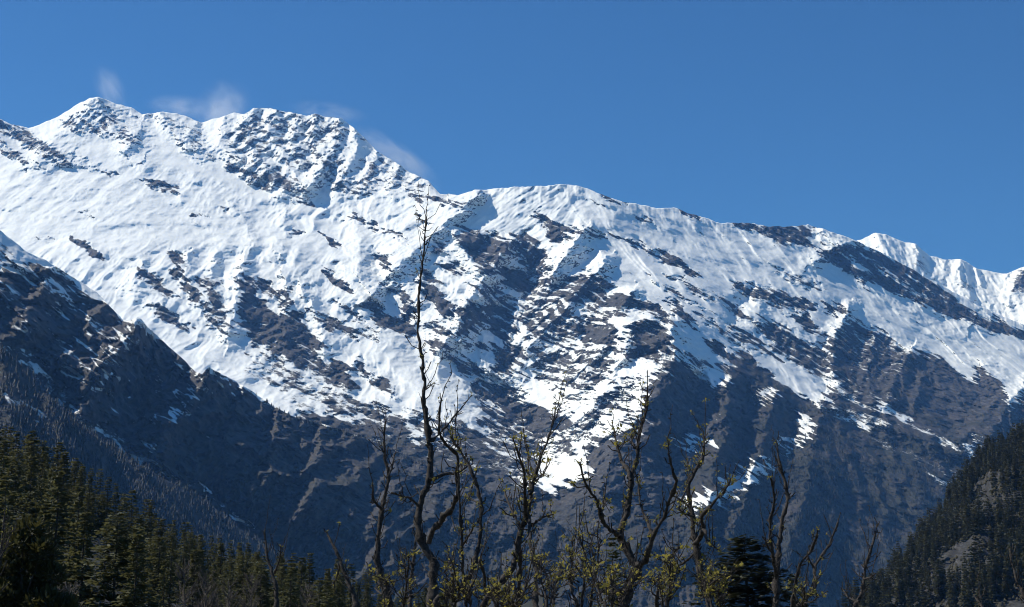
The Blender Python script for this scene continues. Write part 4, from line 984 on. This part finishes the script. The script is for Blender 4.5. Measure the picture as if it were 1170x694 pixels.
# bushy pine in the bottom left corner: rounded clumps of needles on rising limbs
M_PINE = leaf_mat("pine_needles", (.020, .026, .010), (.105, .098, .030), .0, .15)
def bushy_tree(label, tops, D, base_px, seed, m, kind, size=.5, n=900, group=None, fuzz=1.0):
    r = np.random.default_rng(seed); b = pt(base_px, 600, D); e = bpy.data.objects.new(kind, None); COL.objects.link(e); e.location = (float(b[0]), D, 0); tag(e, label, "tree", group)
    org = np.array([float(b[0]), D, 0]); tr = Acc(); cr = Acc()
    topz = max(float(pt(t[0], t[1], D)[2]) for t in tops)
    z = np.linspace(0, 1, 7); v, q = tube(np.stack([r.normal(0, .05, 7), r.normal(0, .05, 7), z*topz*.9], -1), .02*topz*(1-.85*z)+.02, 7, seed, .08); tr.add(v, q)
    for (px, py, rad) in tops:
        dz = r.uniform(-.5, .5)*rad*D/F*1.5; c = pt(px, py+rad*.6, D+dz)-org; R = rad*D/F
        z0 = c[2]*r.uniform(.45, .7); v, q = tube([np.array([0, 0, z0]), np.array([c[0]*.5, c[1]*.5, (z0+c[2])/2-.2]), c], [.07, .05, .02], 5); tr.add(v, q)
        k = int(n*(rad/14)**1.6); u = r.normal(0, 1, (k, 3)); u /= np.linalg.norm(u, axis=1, keepdims=True); rr_ = R*(.35+.75*r.random(k)**.6)
        sub = fbm(u[:, 0]*1.7+c[0], u[:, 1]*1.7+c[1], u[:, 2]*1.7, 2, seed); keep = sub > -.28; u, rr_, sub = u[keep], rr_[keep]*(1+.5*sub[keep]*fuzz), sub[keep]
        P = c[None]+u*rr_[:, None]*np.array([[1, 1, .85]]); d = u+np.array([[0, 0, .6]])+r.normal(0, .5, u.shape); L = size*r.uniform(.5, 1.2, len(P))
        cr.add(*sprays(P, d, L, L*.42, r))
    tr.build("trunk", M_BARK, e); cr.build("crown", m, e, False); return e
bushy_tree("large bushy pine filling the bottom left corner, olive on its sunlit side", [(34,600,13),(22,617,15),(48,622,13),(8,640,18),(32,642,19),(58,650,14),(0,668,20),(26,674,22),(52,680,20),(72,690,14),(12,700,24),(45,708,24),(-12,690,22),(-14,650,16)], 85, 28, 5, M_PINE, "pine_tree", .42, 620)
# grey leafless woodland trees in the forest's lower edge
M_TWIG = bark_mat("grey_twigs", (.05, .042, .034), (.14, .12, .10), 5)
def twiggy(label, px, py, D, seed, spread=1.0):
    r = np.random.default_rng(seed); p = pt(px, py, D); H = float(p[2]); e = bpy.data.objects.new("leafless_tree", None); COL.objects.link(e); e.location = (float(p[0]), D, 0); tag(e, label, "tree", "leafless grey trees in the left forest")
    tr = Acc(); cr = Acc()
    v, q = tube([np.array([0, 0, 0]), np.array([.1, 0, H*.35]), np.array([-.05, .1, H*.7]), np.array([0, 0, H*.97])], [.16, .12, .06, .02], 6); tr.add(v, q)
    for i in range(46):
        h = r.uniform(.25, .9); an = r.random()*6.28; L = H*.22*(1.15-h)*r.uniform(.7, 1.2)*spread+.6; d = np.array([math.cos(an)*.75, math.sin(an)*.75, .75])
        p0 = np.array([0, 0, h*H]); P = [p0, p0+d*L*.5, p0+d*L+np.array([0, 0, L*.25])]; v, q = tube(P, [.05, .035, .012], 4); cr.add(v, q)
        for j in range(9):
            t = r.uniform(.25, 1); b = p0+d*L*t; d2 = d*.5+r.normal(0, .45, 3); d2[2] = abs(d2[2])+.25; l2 = L*.4*r.uniform(.4, 1); v, q = tube([b, b+d2*l2*.5+r.normal(0, .03, 3), b+d2*l2], [.022, .016, .009], 3); cr.add(v, q)
    tr.build("trunk", M_TWIG, e); cr.build("crown", M_TWIG, e)
for i, (px, py, D, lab) in enumerate([(212,640,180,"grey leafless tree low in the forest, left of the sunlit conifers"),(236,650,170,"grey leafless tree with a wide fine crown below the forest middle"),(80,668,120,"small grey leafless tree right of the bushy pine"),
        (262,662,175,"pale leafless tree near the bottom edge below the forest"),(352,668,165,"brownish leafless tree between the two dark bare stems"),(288,655,185,"thin leafless tree just left of the dark stem with a pale twig")]):
    twiggy(lab, px, py, D, 700+i, 1.0)

# @@AIR
# ------------------------------------------------------------------ snow blown off the crests
def plume(px, py, D, lx, lz, tilt, dens, seed):
    """an ellipsoid of drifting snow crystals, thinning outwards"""
    r_ = np.random.default_rng(seed); a = np.linspace(0, math.pi, 13); b_ = np.linspace(0, 2*math.pi, 24, endpoint=False)
    V = np.stack([np.sin(a)[:, None]*np.cos(b_), np.sin(a)[:, None]*np.sin(b_), np.cos(a)[:, None]+0*b_], -1); i = np.arange(13*24).reshape(13, 24)
    q = np.stack([i[1:], np.roll(i, -1, 1)[1:], np.roll(i, -1, 1)[:-1], i[:-1]], -1).reshape(-1, 4)
    m = bpy.data.materials.new("blown_snow_air"); m.use_nodes = True; t_ = m.node_tree; t_.nodes.remove(t_.nodes["Principled BSDF"])
    pv = t_.nodes.new("ShaderNodeVolumePrincipled"); pv.inputs["Color"].default_value = (.95, .97, 1, 1); pv.inputs["Absorption Color"].default_value = (1, 1, 1, 1)
    tc = t_.nodes.new("ShaderNodeTexCoord"); nz = N(t_, "ShaderNodeTexNoise"); nz.inputs["Scale"].default_value = 1.6; nz.inputs["Detail"].default_value = 4; nz.inputs["Roughness"].default_value = .6; nz.inputs["Distortion"].default_value = .6
    mp = N(t_, "ShaderNodeMapping"); mp.inputs["Scale"].default_value = (1.4, 1, .8); mp.inputs["Location"].default_value = (seed*3.7, 0, 0)
    t_.links.new(tc.outputs["Object"], mp.inputs["Vector"]); t_.links.new(mp.outputs[0], nz.inputs["Vector"])
    ln = t_.nodes.new("ShaderNodeVectorMath"); ln.operation = 'LENGTH'; t_.links.new(tc.outputs["Object"], ln.inputs[0])
    fo = N(t_, "ShaderNodeMapRange"); fo.interpolation_type = 'SMOOTHSTEP'; fo.inputs["From Min"].default_value = .95; fo.inputs["From Max"].default_value = .0; t_.links.new(ln.outputs["Value"], fo.inputs["Value"])
    mr = N(t_, "ShaderNodeMapRange"); mr.inputs["From Min"].default_value = .36; mr.inputs["From Max"].default_value = .72; mr.inputs["To Max"].default_value = dens; t_.links.new(nz.outputs["Fac"], mr.inputs["Value"])
    t_.links.new(math_(t_, 'MULTIPLY', mr.outputs[0], fo.outputs[0]), pv.inputs["Density"]); t_.links.new(pv.outputs[0], t_.nodes["Material Output"].inputs["Volume"])
    o = mesh_np("blown_snow", V.reshape(-1, 3), q, m); p = pt(px, py, D); o.location = p; s_ = D/F; o.scale = (lx*s_, 160, lz*s_); o.rotation_euler = (0, math.radians(tilt), 0)
    return tag(o, kind='stuff')
plume(252, 122, 11050, 46, 38, -34, .0060, 1)
plume(126, 103, 11000, 22, 40, -24, .0038, 2)
plume(455, 180, 10400, 76, 20, 36, .0085, 3)
plume(205, 122, 11000, 50, 18, 4, .0038, 4)
plume(375, 128, 10800, 60, 14, 8, .0035, 5)

# ------------------------------------------------------------------ the air
def box_np(name, lo, hi, m):
    x0,y0,z0 = lo; x1,y1,z1 = hi
    V = [(x0,y0,z0),(x1,y0,z0),(x1,y1,z0),(x0,y1,z0),(x0,y0,z1),(x1,y0,z1),(x1,y1,z1),(x0,y1,z1)]
    return mesh_np(name, V, [(3,2,1,0),(4,5,6,7),(0,1,5,4),(1,2,6,5),(2,3,7,6),(3,0,4,7)], m, smooth=False)
hm = bpy.data.materials.new("haze_air"); hm.use_nodes = True; t = hm.node_tree
t.nodes.remove(t.nodes["Principled BSDF"])
pv = t.nodes.new("ShaderNodeVolumePrincipled"); pv.inputs["Density"].default_value = HAZE
pv.inputs["Color"].default_value = HAZE_COL; pv.inputs["Absorption Color"].default_value = (1, 1, 1, 1); pv.inputs["Anisotropy"].default_value = .0
t.links.new(pv.outputs[0], t.nodes["Material Output"].inputs["Volume"])
tag(box_np("haze", (-15500,-4500,-130), (15500,17500,4700), hm), kind='stuff')
